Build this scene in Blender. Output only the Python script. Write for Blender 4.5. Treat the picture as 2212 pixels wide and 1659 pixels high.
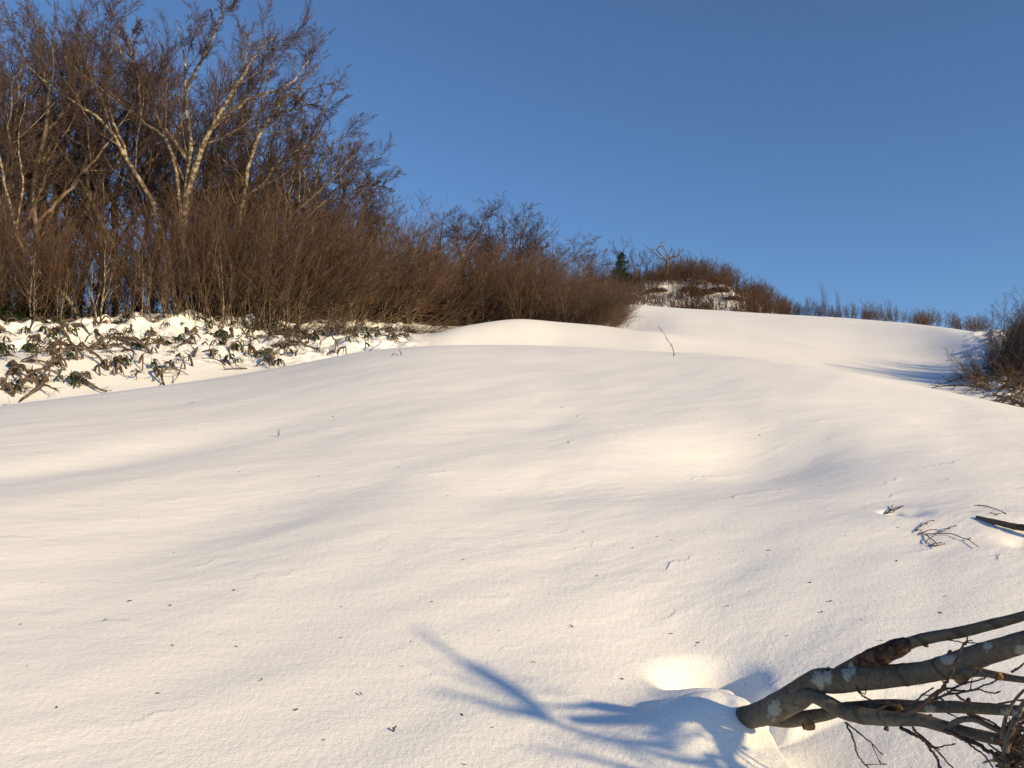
import bpy, math
import numpy as np
from mathutils import Vector, Matrix

# ------------------------------------------------------------------ camera, sky, sun, exposure
S = bpy.context.scene
for o in list(bpy.data.objects):
    bpy.data.objects.remove(o)
PITCH = math.radians(8.0)
HF = math.radians(31.7)
cam_d = bpy.data.cameras.new('camera'); cam = bpy.data.objects.new('camera', cam_d)
S.collection.objects.link(cam); S.camera = cam
cam_d.sensor_width = 36.0; cam_d.lens = 18.0 / math.tan(HF)
cam_d.clip_start = 0.05; cam_d.clip_end = 3000
cam.location = (0, 0, 0); cam.rotation_euler = (math.pi/2 + PITCH, 0, 0)

SUN_AZ, SUN_EL = math.radians(130), math.radians(17.0)
W = bpy.data.worlds.new("World"); S.world = W; W.use_nodes = True
wn, wl = W.node_tree.nodes, W.node_tree.links
sky = wn.new('ShaderNodeTexSky'); sky.sky_type = 'NISHITA'; sky.sun_disc = False
sky.sun_elevation = SUN_EL; sky.sun_rotation = SUN_AZ
sky.altitude = 1200; sky.air_density = 1.0; sky.dust_density = 0.2; sky.ozone_density = 4.6
wl.new(sky.outputs[0], wn['Background'].inputs[0]); wn['Background'].inputs[1].default_value = 0.091
sun_d = bpy.data.lights.new('sun', 'SUN'); sun = bpy.data.objects.new('sun', sun_d)
S.collection.objects.link(sun)
sun_d.energy = 3.45; sun_d.angle = math.radians(1.5); sun_d.color = (1.0, 0.755, 0.39)
SD = Vector((math.cos(SUN_EL)*math.sin(SUN_AZ), math.cos(SUN_EL)*math.cos(SUN_AZ), math.sin(SUN_EL)))
sun.rotation_euler = SD.to_track_quat('Z', 'Y').to_euler()
S.view_settings.view_transform = 'Standard'; S.view_settings.look = 'None'
S.view_settings.exposure = 0.72; S.view_settings.gamma = 1.0; S.view_settings.use_curve_mapping = False
S.cycles.max_bounces = 6; S.cycles.diffuse_bounces = 4; S.cycles.transparent_max_bounces = 4

# ------------------------------------------------------------------ helpers
FPX = 1106.0 / math.tan(HF)          # pixel unit: a 2212 x 1659 picture
cp, sp = math.cos(PITCH), math.sin(PITCH)
def ray(X, Y):
    rx = (X-1106.0)/FPX; ry = -(Y-829.5)/FPX
    return np.array([rx, cp-ry*sp, sp+ry*cp])
def at(X, Y, d):                      # real point at forward distance d
    return ray(X, Y)*d
def az_t(X, Y):
    v = ray(X, Y); return math.atan2(v[0], v[1]), v[2]/math.hypot(v[0], v[1])

def mat(name, build):
    m = bpy.data.materials.new(name); m.use_nodes = True
    nt = m.node_tree; b = nt.nodes['Principled BSDF']
    build(nt, b); return m
def lin(c): return (c[0], c[1], c[2], 1.0)
def node(nt, t, **kw):
    n = nt.nodes.new(t)
    for k, v in kw.items(): setattr(n, k, v)
    return n
def noise(nt, scale, detail=4, rough=.55, vec=None):
    n = node(nt, 'ShaderNodeTexNoise'); n.inputs['Scale'].default_value = scale
    n.inputs['Detail'].default_value = detail; n.inputs['Roughness'].default_value = rough
    if vec is not None: nt.links.new(vec, n.inputs['Vector'])
    return n
def ramp(nt, fac, stops):
    r = node(nt, 'ShaderNodeValToRGB'); e = r.color_ramp.elements
    while len(e) < len(stops): e.new(.5)
    for i, (p, c) in enumerate(stops): e[i].position = p; e[i].color = lin(c)
    nt.links.new(fac, r.inputs[0]); return r
def bump(nt, b, h, strength, dist, prev=None):
    n = node(nt, 'ShaderNodeBump'); n.inputs['Strength'].default_value = strength
    n.inputs['Distance'].default_value = dist; nt.links.new(h, n.inputs['Height'])
    if prev is not None: nt.links.new(prev.outputs[0], n.inputs['Normal'])
    nt.links.new(n.outputs[0], b.inputs['Normal']); return n

def two_tone(name, c1, c2, scale, rough=.8, vary=0.0, bmp=None, lo=.4, hi=.6):
    def f(nt, b):
        tc = node(nt, 'ShaderNodeTexCoord')
        n = noise(nt, scale, vec=tc.outputs['Object'])
        r = ramp(nt, n.outputs['Fac'], [(lo, c1), (hi, c2)])
        out = r.outputs[0]
        if vary:
            oi = node(nt, 'ShaderNodeObjectInfo'); hs = node(nt, 'ShaderNodeHueSaturation')
            mr = node(nt, 'ShaderNodeMapRange'); mr.inputs['To Min'].default_value = 1-vary; mr.inputs['To Max'].default_value = 1+vary
            nt.links.new(oi.outputs['Random'], mr.inputs[0]); nt.links.new(mr.outputs[0], hs.inputs['Value'])
            nt.links.new(out, hs.inputs['Color']); out = hs.outputs[0]
        nt.links.new(out, b.inputs['Base Color'])
        b.inputs['Roughness'].default_value = rough
        b.inputs['Specular IOR Level'].default_value = .25
        if bmp: bump(nt, b, n.outputs['Fac'], *bmp)
    return mat(name, f)

def snow_mat(nt, b):
    g = node(nt, 'ShaderNodeNewGeometry')
    mp = node(nt, 'ShaderNodeMapping'); mp.inputs['Rotation'].default_value = (0, 0, math.radians(-38)); mp.inputs['Scale'].default_value = (.35, 1, 1)
    nt.links.new(g.outputs['Position'], mp.inputs['Vector'])
    n1 = noise(nt, 9, 5, .6, mp.outputs[0]); n2 = noise(nt, 120, 3, .7, g.outputs['Position'])
    n0 = noise(nt, 0.35, 3, .5, g.outputs['Position'])
    r = ramp(nt, n0.outputs['Fac'], [(.3, (.84, .84, .84)), (.7, (.90, .897, .89))])
    nt.links.new(r.outputs[0], b.inputs['Base Color'])
    b.inputs['Roughness'].default_value = .55; b.inputs['Specular IOR Level'].default_value = .3
    b1 = bump(nt, b, n1.outputs['Fac'], .35, .016)
    n4 = noise(nt, 34, 4, .65, g.outputs['Position']); b2_ = bump(nt, b, n4.outputs['Fac'], .22, .008, b1)
    bump(nt, b, n2.outputs['Fac'], .6, .004, b2_)
M_SNOW = mat('snow', snow_mat)
M_TRUNK = two_tone('pale_bark', (.10, .075, .052), (.36, .30, .215), 8, lo=.48, hi=.60)
M_LIMB = two_tone('limb_bark', (.07, .053, .04), (.22, .17, .12), 9, lo=.46, hi=.62)
M_DARKTRUNK = two_tone('dark_bark', (.05, .04, .03), (.14, .11, .08), 7)
M_TWIG = two_tone('purple_twig', (.050, .032, .030), (.095, .062, .055), 2, vary=.15)
M_STEM = two_tone('brown_stem', (.055, .034, .024), (.15, .10, .066), 4, vary=.2)
M_THICK = two_tone('russet_twig', (.050, .027, .019), (.105, .056, .038), 1.5, vary=.35)
M_GREYST = two_tone('grey_stem', (.075, .055, .040), (.20, .155, .115), 5, vary=.2)
M_LOG = two_tone('debris_bark', (.045, .032, .023), (.14, .10, .075), 9, vary=.25)
M_LEAF = two_tone('evergreen_leaf', (.02, .035, .012), (.05, .07, .025), 14, rough=.5, vary=.3)
M_DEAD = two_tone('dead_leaf', (.06, .035, .018), (.15, .095, .05), 14, rough=.7, vary=.2)
M_NEEDLE = two_tone('pine_needle', (.008, .02, .014), (.02, .045, .028), 5, rough=.7)
M_ROCK = two_tone('bare_earth', (.03, .022, .016), (.12, .09, .065), 1.6, rough=.95, bmp=(.6, .3), lo=.35, hi=.65)
M_BUD = two_tone('bud', (.07, .035, .02), (.14, .07, .04), 60, rough=.6)
M_FTWIG = two_tone('near_twig', (.045, .028, .022), (.10, .065, .05), 30, rough=.7)
M_FLECK = two_tone('bark_fleck', (.05, .03, .02), (.16, .08, .035), 40, vary=.5)

# --- numpy mesh building
def new_mesh(name, V, F, smooth=True):
    V = np.ascontiguousarray(V, dtype=np.float32); F = np.ascontiguousarray(F, dtype=np.int32)
    me = bpy.data.meshes.new(name); k = F.shape[1]; n = F.shape[0]
    me.vertices.add(len(V)); me.vertices.foreach_set('co', V.ravel())
    me.loops.add(n*k); me.loops.foreach_set('vertex_index', F.ravel())
    me.polygons.add(n); me.polygons.foreach_set('loop_start', np.arange(0, n*k, k, dtype=np.int32))
    if smooth: me.polygons.foreach_set('use_smooth', np.ones(n, dtype=bool))
    me.update(calc_edges=True); return me
def link(name, me, m=None, parent=None, loc=None):
    o = bpy.data.objects.new(name, me); S.collection.objects.link(o)
    if m is not None and me is not None and not me.materials: me.materials.append(m)
    if parent is not None: o.parent = parent
    if loc is not None: o.location = loc
    return o
def tag(o, label, cat, group=None):
    o['label'] = label; o['category'] = cat
    if group: o['group'] = group
    return o
def empty(name, loc=(0, 0, 0), rz=0, scale=1):
    o = bpy.data.objects.new(name, None); S.collection.objects.link(o)
    o.location = loc; o.rotation_euler = (0, 0, rz); o.scale = (scale,)*3; o.empty_display_size = .2
    return o
def copy_thing(root, loc, rz, scale, label=None, cat=None):
    r = root.copy(); S.collection.objects.link(r); r.location = loc; r.rotation_euler = (0, 0, rz)
    r.scale = (scale,)*3 if np.isscalar(scale) else scale
    for ch in list(root.children):
        c = ch.copy(); S.collection.objects.link(c); c.parent = r
    if label: r['label'] = label
    return r

def tubes(batches, K):
    """batches: list of (P (N,n,3), R (N,n)); returns verts, quads"""
    Vs, Fs, off = [], [], 0
    for P, R in batches:
        N, n, _ = P.shape
        if N == 0: continue
        T = np.gradient(P, axis=1) if n > 1 else P
        T /= np.linalg.norm(T, axis=2, keepdims=True)+1e-9
        ref = np.where(np.abs(T.mean(1))[:, 2:3] > .8, np.array([[1., 0, 0]]), np.array([[0, 0, 1.]]))
        ref = np.repeat(ref[:, None, :], n, 1)
        U = ref-(ref*T).sum(2, keepdims=True)*T; U /= np.linalg.norm(U, axis=2, keepdims=True)+1e-9
        Vv = np.cross(T, U)
        a = np.arange(K)*2*np.pi/K
        C = np.cos(a)[None, None, :, None]; Sn = np.sin(a)[None, None, :, None]
        V = P[:, :, None, :]+R[:, :, None, None]*(C*U[:, :, None, :]+Sn*Vv[:, :, None, :])
        idx = np.arange(N*n*K).reshape(N, n, K)+off
        A = idx[:, :-1, :]; B = np.roll(A, -1, 2); D = idx[:, 1:, :]; Cc = np.roll(D, -1, 2)
        Fs.append(np.stack([A, B, Cc, D], -1).reshape(-1, 4)); Vs.append(V.reshape(-1, 3)); off += N*n*K
    return np.concatenate(Vs), np.concatenate(Fs)
def smooth_path(pts, rad, n):
    """Catmull-Rom through control points"""
    p = np.array(pts, float); r = np.array(rad, float)
    q = np.concatenate([[2*p[0]-p[1]], p, [2*p[-1]-p[-2]]]); rr = np.concatenate([[r[0]], r, [r[-1]]])
    m = len(p)-1; t = np.linspace(0, m-1e-6, n); i = t.astype(int); f = (t-i)[:, None]
    def cr(a, b, c, d, f): return .5*((2*b)+(-a+c)*f+(2*a-5*b+4*c-d)*f*f+(-a+3*b-3*c+d)*f**3)
    P = cr(q[i], q[i+1], q[i+2], q[i+3], f)
    Rr = rr[i+1]*(1-f[:, 0])+rr[i+2]*f[:, 0]
    return P, Rr

def grow(rng, base, dirs, L, r0, nseg, wob, up, tip=.35, lean=None):
    N = len(base); P = np.empty((N, nseg+1, 3)); R = np.empty((N, nseg+1)); P[:, 0] = base; R[:, 0] = r0
    d = dirs.copy(); step = (L/nseg)[:, None]
    target = np.array([0, 0, 1.]) if lean is None else np.array(lean, float)/np.linalg.norm(lean)
    for i in range(nseg):
        d = d+rng.normal(0, wob, (N, 3))+up*target
        d /= np.linalg.norm(d, axis=1, keepdims=True)
        P[:, i+1] = P[:, i]+d*step
        R[:, i+1] = r0*(1-(1-tip)*(i+1)/nseg)
    return P, R
def spawn(rng, P, R, k, smin, smax, amin, amax, lf, nseg, wob, up, rf=.6, rmin=.003, lean=None, tip=.35, taper=.55):
    N, n, _ = P.shape
    s = smin+(smax-smin)*(np.arange(k)[None, :]+rng.random((N, k)))/k
    x = s*(n-1); i = np.minimum(x.astype(int), n-2); f = (x-i)[..., None]
    ar = np.arange(N)[:, None]
    a, b = P[ar, i], P[ar, i+1]
    base = (a*(1-f)+b*f).reshape(-1, 3); t = (b-a).reshape(-1, 3); t /= np.linalg.norm(t, axis=1, keepdims=True)+1e-9
    rr = (R[ar, i]*(1-f[..., 0])+R[ar, i+1]*f[..., 0]).ravel()
    L = np.linalg.norm(np.diff(P, axis=1), axis=2).sum(1)
    M = N*k
    v = rng.normal(0, 1, (M, 3)); v -= (v*t).sum(1, keepdims=True)*t; v /= np.linalg.norm(v, axis=1, keepdims=True)+1e-9
    ang = rng.uniform(amin, amax, M)[:, None]
    d = np.cos(ang)*t+np.sin(ang)*v
    Lc = np.repeat(L, k)*lf*(1-taper*s.ravel())*rng.uniform(.7, 1.25, M)
    return grow(rng, base, d, Lc, np.maximum(rr*rf, rmin), nseg, wob, up, tip, lean)

# ------------------------------------------------------------------ terrain
# columns: screen X of a far-apart set of bearings; every column lists (ground distance m, height line) pairs for
# near crest A, dip B, second mound C, dip D, upper bank / far crest E, dip F, top hill G, fall H
COL = [
 # X      A            B           C           D           E           F           G           H
 (-320, (12.5,906), (14.5,919), (19,790), (21,780), (24,705), (30,775), (60,860), (140,900)),
 (0,    (13,876),   (15,890),   (19,772), (21,764), (24,702), (30,775), (60,850), (140,900)),
 (200,  (14,851),   (16,863),   (20,762), (22,752), (25,692), (31,765), (60,840), (140,900)),
 (400,  (15,826),   (17,838),   (21,752), (23,742), (26,682), (32,760), (60,820), (140,900)),
 (600,  (16,794),   (18,806),   (23,738), (25,730), (29,692), (36,760), (62,800), (140,900)),
 (800,  (17.5,757), (20,768),   (25,725), (28,718), (33,694), (42,740), (66,760), (140,900)),
 (905,  (18,748),   (21,762),   (25,728), (28,722), (36,698), (48,706), (70,715), (140,900)),
 (975,  (18.5,745), (21.5,764), (26.5,709), (29,720), (40,692), (54,696), (72,680), (140,880)),
 (1030, (19,744),   (22,768),   (27.5,699), (31,718), (42,686), (56,690), (74,665), (140,880)),
 (1120, (19.5,746), (22.5,770), (29,689), (33,716), (46,684), (60,690), (76,650), (140,860)),
 (1200, (20,749),   (23,770),   (29.5,695), (34,714), (50,680), (63,684), (78,640), (140,860)),
 (1300, (20,752),   (23,770),   (30,703), (35,715), (56,672), (66,674), (80,618), (140,860)),
 (1345, (20,755),   (23,770),   (30,709), (35,717), (60,656), (68,672), (80,612), (140,860)),
 (1440, (20,760),   (23,776),   (29,721), (34,715), (62,663), (69,680), (80,608), (140,860)),
 (1540, (20,766),   (23,784),   (29,738), (35,722), (62,669), (69,685), (80,602), (140,860)),
 (1620, (19.5,774), (22.5,792), (29,752), (35,733), (61,674), (68,690), (80,640), (140,860)),
 (1700, (19,783),   (22,802),   (29,764), (35,742), (60,679), (68,694), (80,685), (140,860)),
 (1800, (18,799),   (21,818),   (29,782), (35,756), (58,684), (68,705), (80,715), (140,860)),
 (1900, (17.5,817), (20.5,836), (28,800), (34,772), (55,691), (66,712), (80,730), (140,860)),
 (2000, (17,838),   (20,856),   (27,818), (33,786), (50,699), (62,720), (80,740), (140,860)),
 (2090, (16.5,856), (19.5,873), (26,826), (31,794), (43,710), (56,732), (80,750), (140,860)),
 (2150, (16,868),   (19,884),   (25,826), (29,797), (39,721), (50,735), (80,750), (140,860)),
 (2212, (15.5,882), (18.5,895), (24.5,828), (28.5,788), (37,715), (50,735), (80,750), (140,860)),
 (2500, (14,925),   (17,935),   (23,830), (27,775), (34,695), (50,730), (80,760), (140,860)),
]
H0, S0 = -1.55, .30
keyA = np.array([az_t(c[0], 829)[0] for c in COL])
keyR = np.array([[p[0] for p in c[1:]] for c in COL], float)
keyT = np.array([[az_t(c[0], p[1])[1] for p in c[1:]] for c in COL])
def smooth_interp(x, xp, Yp):
    """monotone-ish cubic (finite difference) in azimuth, clamped"""
    x = np.clip(x, xp[0], xp[-1]); i = np.clip(np.searchsorted(xp, x)-1, 0, len(xp)-2)
    h = xp[i+1]-xp[i]; t = ((x-xp[i])/h)
    d = np.diff(Yp, axis=0)/np.diff(xp)[:, None]
    m = np.zeros_like(Yp); a, b = d[:-1], d[1:]
    m[1:-1] = np.where(a*b > 0, 2*a*b/(a+b+np.where(a+b == 0, 1, 0)), 0); m[0], m[-1] = d[0], d[-1]
    t = t[:, None]; h = h[:, None]
    return ((2*t**3-3*t**2+1)*Yp[i]+(t**3-2*t**2+t)*h*m[i]+(-2*t**3+3*t**2)*Yp[i+1]+(t**3-t**2)*h*m[i+1])
# perlin noise
_prng = np.random.default_rng(5); _perm = _prng.permutation(256); _perm = np.concatenate([_perm, _perm])
_g = np.stack([np.cos(np.arange(16)*np.pi/8), np.sin(np.arange(16)*np.pi/8)], 1)
def perlin(x, y):
    xi = np.floor(x).astype(int); yi = np.floor(y).astype(int); xf = x-xi; yf = y-yi
    u = xf**3*(xf*(xf*6-15)+10); v = yf**3*(yf*(yf*6-15)+10)
    def gr(ix, iy, fx, fy):
        h = _perm[_perm[ix & 255]+(iy & 255)] & 15
        return _g[h, 0]*fx+_g[h, 1]*fy
    a = gr(xi, yi, xf, yf); b = gr(xi+1, yi, xf-1, yf); c = gr(xi, yi+1, xf, yf-1); d = gr(xi+1, yi+1, xf-1, yf-1)
    return (a*(1-u)+b*u)*(1-v)+(c*(1-u)+d*u)*v
def fbm(x, y, o=4, g=.5):
    s = 0; a = 1
    for k in range(o): s = s+a*perlin(x*2**k+17*k, y*2**k-9*k); a *= g
    return s

def generic(x, y):
    yy = np.clip(y, -80, 50)
    return H0+.27*yy-.04*np.clip(np.abs(x)-25, 0, 60)
def base_height(x, y):
    shp = x.shape; x = x.ravel(); y = y.ravel()
    r = np.hypot(x, y)+1e-6; a = np.arctan2(x, y)
    z = np.empty_like(r)
    uniq, inv = np.unique(np.round(a, 5), return_inverse=True)
    if len(uniq) > len(r)*.5: uniq, inv = a, np.arange(len(r))
    R = smooth_interp(uniq, keyA, keyR)[inv]; T = smooth_interp(uniq, keyA, keyT)[inv]
    # near zone cubic hermite
    rA = R[:, 0]; tA = T[:, 0]; u = np.clip(r/rA, 0, 1)
    zn = (2*u**3-3*u**2+1)*H0+(u**3-2*u**2+u)*rA*S0+(-2*u**3+3*u**2)*tA*rA+(u**3-u**2)*rA*tA
    # far zone: monotone cubic of t over log r
    lr = np.log(np.maximum(r, 1e-3)); LR = np.log(R)
    h = np.diff(LR, axis=1); d = np.diff(T, axis=1)/h
    m = np.zeros_like(T); aa, bb = d[:, :-1], d[:, 1:]; s_ = aa+bb
    m[:, 1:-1] = np.where(aa*bb > 0, 2*aa*bb/np.where(np.abs(s_) < 1e-12, 1, s_), 0)
    i = np.clip((lr[:, None] >= LR).sum(1)-1, 0, 6); k = np.arange(len(r))
    hh = h[k, i]; q = np.clip((lr-LR[k, i])/hh, 0, 1)
    tf = ((2*q**3-3*q**2+1)*T[k, i]+(q**3-2*q**2+q)*hh*m[k, i]+(-2*q**3+3*q**2)*T[k, i+1]+(q**3-q**2)*hh*m[k, i+1])
    z = np.where(r < rA, zn, tf*r)
    w = np.clip((np.abs(a)-math.radians(37))/math.radians(35), 0, 1); w = w*w*(3-2*w)
    z = z*(1-w)+generic(x, y)*w
    return z.reshape(shp)

FEAT = []          # (function) local forms in the near snow
def height(x, y, fine=False):
    x = np.asarray(x, float); y = np.asarray(y, float)
    r = np.hypot(x, y); z = 0
    for da, wt in ((-.022, .12), (-.011, .22), (0, .32), (.011, .22), (.022, .12)):      # soften the profile sideways
        cc, ss = math.cos(da), math.sin(da); z = z+wt*base_height(x*cc-y*ss, x*ss+y*cc)
    nearw = np.clip(r/4, 0, 1)
    z = z+.05*nearw*fbm(x/3.7+3, y/4.6+1, 3)*np.clip(1.6-r/40, .4, 1)
    # drawn-out wave lines running up to the right
    c, s = math.cos(math.radians(35)), math.sin(math.radians(35))
    a_ = x*c+y*s; b_ = -x*s+y*c
    c2, s2 = math.cos(math.radians(63)), math.sin(math.radians(63)); a2 = x*c2+y*s2; b2 = -x*s2+y*c2
    z = z+nearw*np.clip(1.5-r/20, 0, 1)*(.022*perlin(a2/3.6, b2/.9+5)+.006*perlin(a2/2.0+9, b2/.36))
    for f in FEAT: z = z+f(x, y)
    # lumpy bank under the thicket and on the top hill
    az = np.arctan2(x, y)
    inview = np.abs(az) < math.radians(40)
    bank = np.clip((r-19)/3, 0, 1)*np.clip((-.10-az)/.06, 0, 1)*np.clip((45-r)/5, 0, 1)*inview
    right = np.clip((r-21)/3, 0, 1)*np.clip((az-.505)/.03, 0, 1)*np.clip((45-r)/5, 0, 1)
    hill = np.clip((r-66)/4, 0, 1)*np.clip((100-r)/10, 0, 1)
    z = z+(bank+right)*(.26*fbm(x*1.3, y*1.3, 3)+.20*np.abs(perlin(x*2.6, y*2.6)))+hill*(.5*fbm(x/3.0, y/3.0, 4, .55))
    if fine:
        nf = np.clip(1.3-r/22, 0, 1)
        rip = perlin(a_/.30, b_/.075)+.6*perlin(a_/.13+7, b_/.04)
        patch = np.clip(.5+1.2*perlin(x/1.1+4, y/1.3), 0.15, 1.2)
        z = z+nf*np.clip(1.25-r/13, .2, 1)*(.003*rip*patch+.010*perlin(a_/.9+2, b_/.28)+.0015*perlin(x/.02, y/.02)*np.clip(1-r/8, 0, 1))
        # thin one-sided crust lips, fading out at both ends
        ph = b_/.33+.9*perlin(a_/.8, b_/.5)+.25*perlin(a_/.12, b_/.12); saw = ph-np.floor(ph)
        msk = np.clip((perlin(a_/.45+31, b_/.22+8)-.22)/.3, 0, 1)
        z = z+nf*.006*msk*saw**4*np.clip(r/6, .3, 1)
    return z
def gz(x, y): return float(height(np.array([x]), np.array([y]))[0])
def G(X, Y):
    """ground point seen at pixel X, Y"""
    v = ray(X, Y); rr = np.exp(np.linspace(math.log(1.6), math.log(110), 900)); k = rr/math.hypot(v[0], v[1])
    x, y, z = v[0]*k, v[1]*k, v[2]*k
    hz = height(x, y); i = np.argmax(hz > z)
    if not (hz > z).any(): i = len(rr)-1
    if i == 0: return np.array([x[0], y[0], hz[0]])
    d0, d1 = z[i-1]-hz[i-1], z[i]-hz[i]; f = d0/(d0-d1+1e-12); kk = k[i-1]*(1-f)+k[i]*f
    return v*kk
def g_at(X, r):
    """ground point on bearing of X at ground distance r"""
    a = az_t(X, 829)[0]; x, y = r*math.sin(a), r*math.cos(a)
    return np.array([x, y, gz(x, y)])

def gauss(X, Y, rx, ry, dz, rot=0., pw=2):
    p = G(X, Y); c, s = math.cos(rot), math.sin(rot)
    def f(x, y):
        u = ((x-p[0])*c+(y-p[1])*s)/rx; v = (-(x-p[0])*s+(y-p[1])*c)/ry
        return dz*np.exp(-((u*u+v*v)**(pw/2)))
    return f
_f = []
_f.append(gauss(1620, 975, 1.0, .8, -.20, .8))          # soft hollow upper right
_f.append(gauss(1430, 960, 1.2, .8, .06, .3))
_f.append(gauss(620, 1090, 1.7, .40, -.045, 1.1))          # long trough on the left
_f.append(gauss(1200, 1045, .9, .4, -.05, .3))
_f.append(gauss(160, 1000, 2.6, .4, -.05, 1.0))
_f.append(gauss(1500, 1405, .40, .36, -.07))             # bright melt pit
_f.append(gauss(1530, 1425, .17, .13, -.10, 0, 4))
_f.append(gauss(1520, 1475, .14, .07, .03))
_f.append(gauss(2080, 1130, .55, .30, .05, -.3))         # lump over the buried branch
_f.append(gauss(2205, 1175, .09, .07, -.03, .3))
_f.append(gauss(1925, 1115, .05, .04, -.05))
_f.append(gauss(1965, 1120, .10, .08, -.03))
_f.append(gauss(1520, 1570, .22, .16, .08, .3))              # drift lip beside the leaning tree
_f.append(gauss(1640, 1485, .07, .10, -.08, 0, 4))
pa, pb = G(1565, 1490), G(1745, 1690)
def lip(x, y):
    tx, ty = pb[0]-pa[0], pb[1]-pa[1]; L = math.hypot(tx, ty); tx /= L; ty /= L
    u = (x-pa[0])*tx+(y-pa[1])*ty; v = -(x-pa[0])*ty+(y-pa[1])*tx      # v>0: to the right/up side
    v = v+.018*perlin(u*9, v*4)
    st = np.clip((v+.01)/.07, 0, 1); st = st*st*(3-2*st)
    return -.17*st*np.exp(-np.clip(v, 0, None)/.42)*np.clip((u-.02)/.12, 0, 1)*np.clip((L+.6-u)/.4, 0, 1)
_f.append(lip)
_f.append(gauss(1550, 1575, .17, .14, .035, .5))
FEAT = _f

def build_terrain():
    fine = np.radians(np.linspace(-34, 34, 1250)); co = np.radians(np.linspace(34, 180, 90)[1:])
    th = np.concatenate([-co[::-1][1:], fine, co]); th = np.concatenate([th, ])   # full turn, seam at 180
    r = np.concatenate([np.exp(np.linspace(math.log(.35), math.log(2.0), 30))[:-1],
                        np.exp(np.linspace(math.log(2.0), math.log(22), 760))[:-1],
                        np.exp(np.linspace(math.log(22), math.log(95), 330))[:-1],
                        np.exp(np.linspace(math.log(95), math.log(900), 30))])
    A, Rr = np.meshgrid(th, r, indexing='ij'); X = Rr*np.sin(A); Y = Rr*np.cos(A)
    Z = height(X, Y, True)
    far = np.clip((Rr-140)/300, 0, 1); Z = Z-far*60
    nA, nR = X.shape
    V = np.stack([X, Y, Z], -1).reshape(-1, 3); V = np.concatenate([V, [[0, 0, H0]]])
    idx = np.arange(nA*nR).reshape(nA, nR); nx = np.roll(idx, -1, 0)
    F = np.stack([idx[:, :-1], idx[:, 1:], nx[:, 1:], nx[:, :-1]], -1).reshape(-1, 4)
    c = nA*nR; cap = np.stack([np.full(nA, c), idx[:, 0], nx[:, 0], np.full(nA, c)], -1)
    me = bpy.data.meshes.new('snow_ground')
    n4 = len(F); tot = n4*4+nA*3
    me.vertices.add(len(V)); me.vertices.foreach_set('co', V.astype(np.float32).ravel())
    lv = np.concatenate([F.ravel(), cap[:, :3].ravel()]).astype(np.int32)
    me.loops.add(tot); me.loops.foreach_set('vertex_index', lv)
    ls = np.concatenate([np.arange(n4)*4, n4*4+np.arange(nA)*3]).astype(np.int32)
    me.polygons.add(len(ls)); me.polygons.foreach_set('loop_start', ls)
    me.polygons.foreach_set('use_smooth', np.ones(len(ls), dtype=bool)); me.update(calc_edges=True)
    o = link('snow_ground', me, M_SNOW); o['kind'] = 'structure'
    # orient normals up if the winding came out downward
    if me.polygons[1000].normal.z < 0: me.flip_normals()
    return o
build_terrain()
# ------------------------------------------------------------------ vegetation
def top_scale(X, r, Ytop, H):
    p = g_at(X, r); a, t = az_t(X, Ytop)
    return p, max((t*r-p[2])/H, .05)
def interp(x, xs, ys): return float(np.interp(x, xs, ys))

def parts_to(root, wood, twigs, m1, m2, n1='stems', n2='twigs', K1=5, K2=3):
    V, F = tubes(wood, K1); link(n1, new_mesh(n1, V, F), m1, root)
    V, F = tubes(twigs, K2); link(n2, new_mesh(n2, V, F), m2, root)
    return root

def shrub_proto(name, seed, nst, H, lean, spread, m1, m2, k2=8, k3=5, k4=3, up=.10, curl=.5, r0=.022, base_r=.35, fine=.0035, whole=False):
    """many stems from one stool: they start low along `lean`, then curve upward"""
    rng = np.random.default_rng(seed)
    root = empty(name)
    a = rng.uniform(0, 2*np.pi, nst); rr = base_r*np.sqrt(rng.random(nst))
    base = np.stack([rr*np.cos(a), rr*np.sin(a), np.full(nst, -.12)], 1)
    d = np.stack([np.cos(a)*spread, np.sin(a)*spread, np.ones(nst)*curl], 1)+np.array(lean)+rng.normal(0, .12, (nst, 3))
    d /= np.linalg.norm(d, axis=1, keepdims=True)
    L = H*rng.uniform(.6, 1.12, nst)
    P, R = grow(rng, base, d, L, r0*rng.uniform(.5, 1.1, nst), 9, .10, up, .3)
    P2, R2 = spawn(rng, P, R, k2, .22, 1, .3, .85, .42, 5, .15, .06, .6, fine*1.5)
    P3, R3 = spawn(rng, P2, R2, k3, .15, 1, .35, .95, .5, 3, .15, .05, .6, fine)
    tw = [(P3, R3)]
    if k4:
        P4, R4 = spawn(rng, P3, R3, k4, .2, 1, .35, .95, .55, 2, .12, .05, .7, fine*.85); tw.append((P4, R4))
    if whole:
        bpy.data.objects.remove(root); V, F = tubes([(P, R), (P2, R2)]+tw, 3); root = link(name, new_mesh(name, V, F), m2)
    else: parts_to(root, [(P, R), (P2, R2)], tw, m1, m2, K1=4)
    zmax = np.percentile(P3[..., 2], 99.7)
    root['H'] = float(zmax); return root

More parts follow.
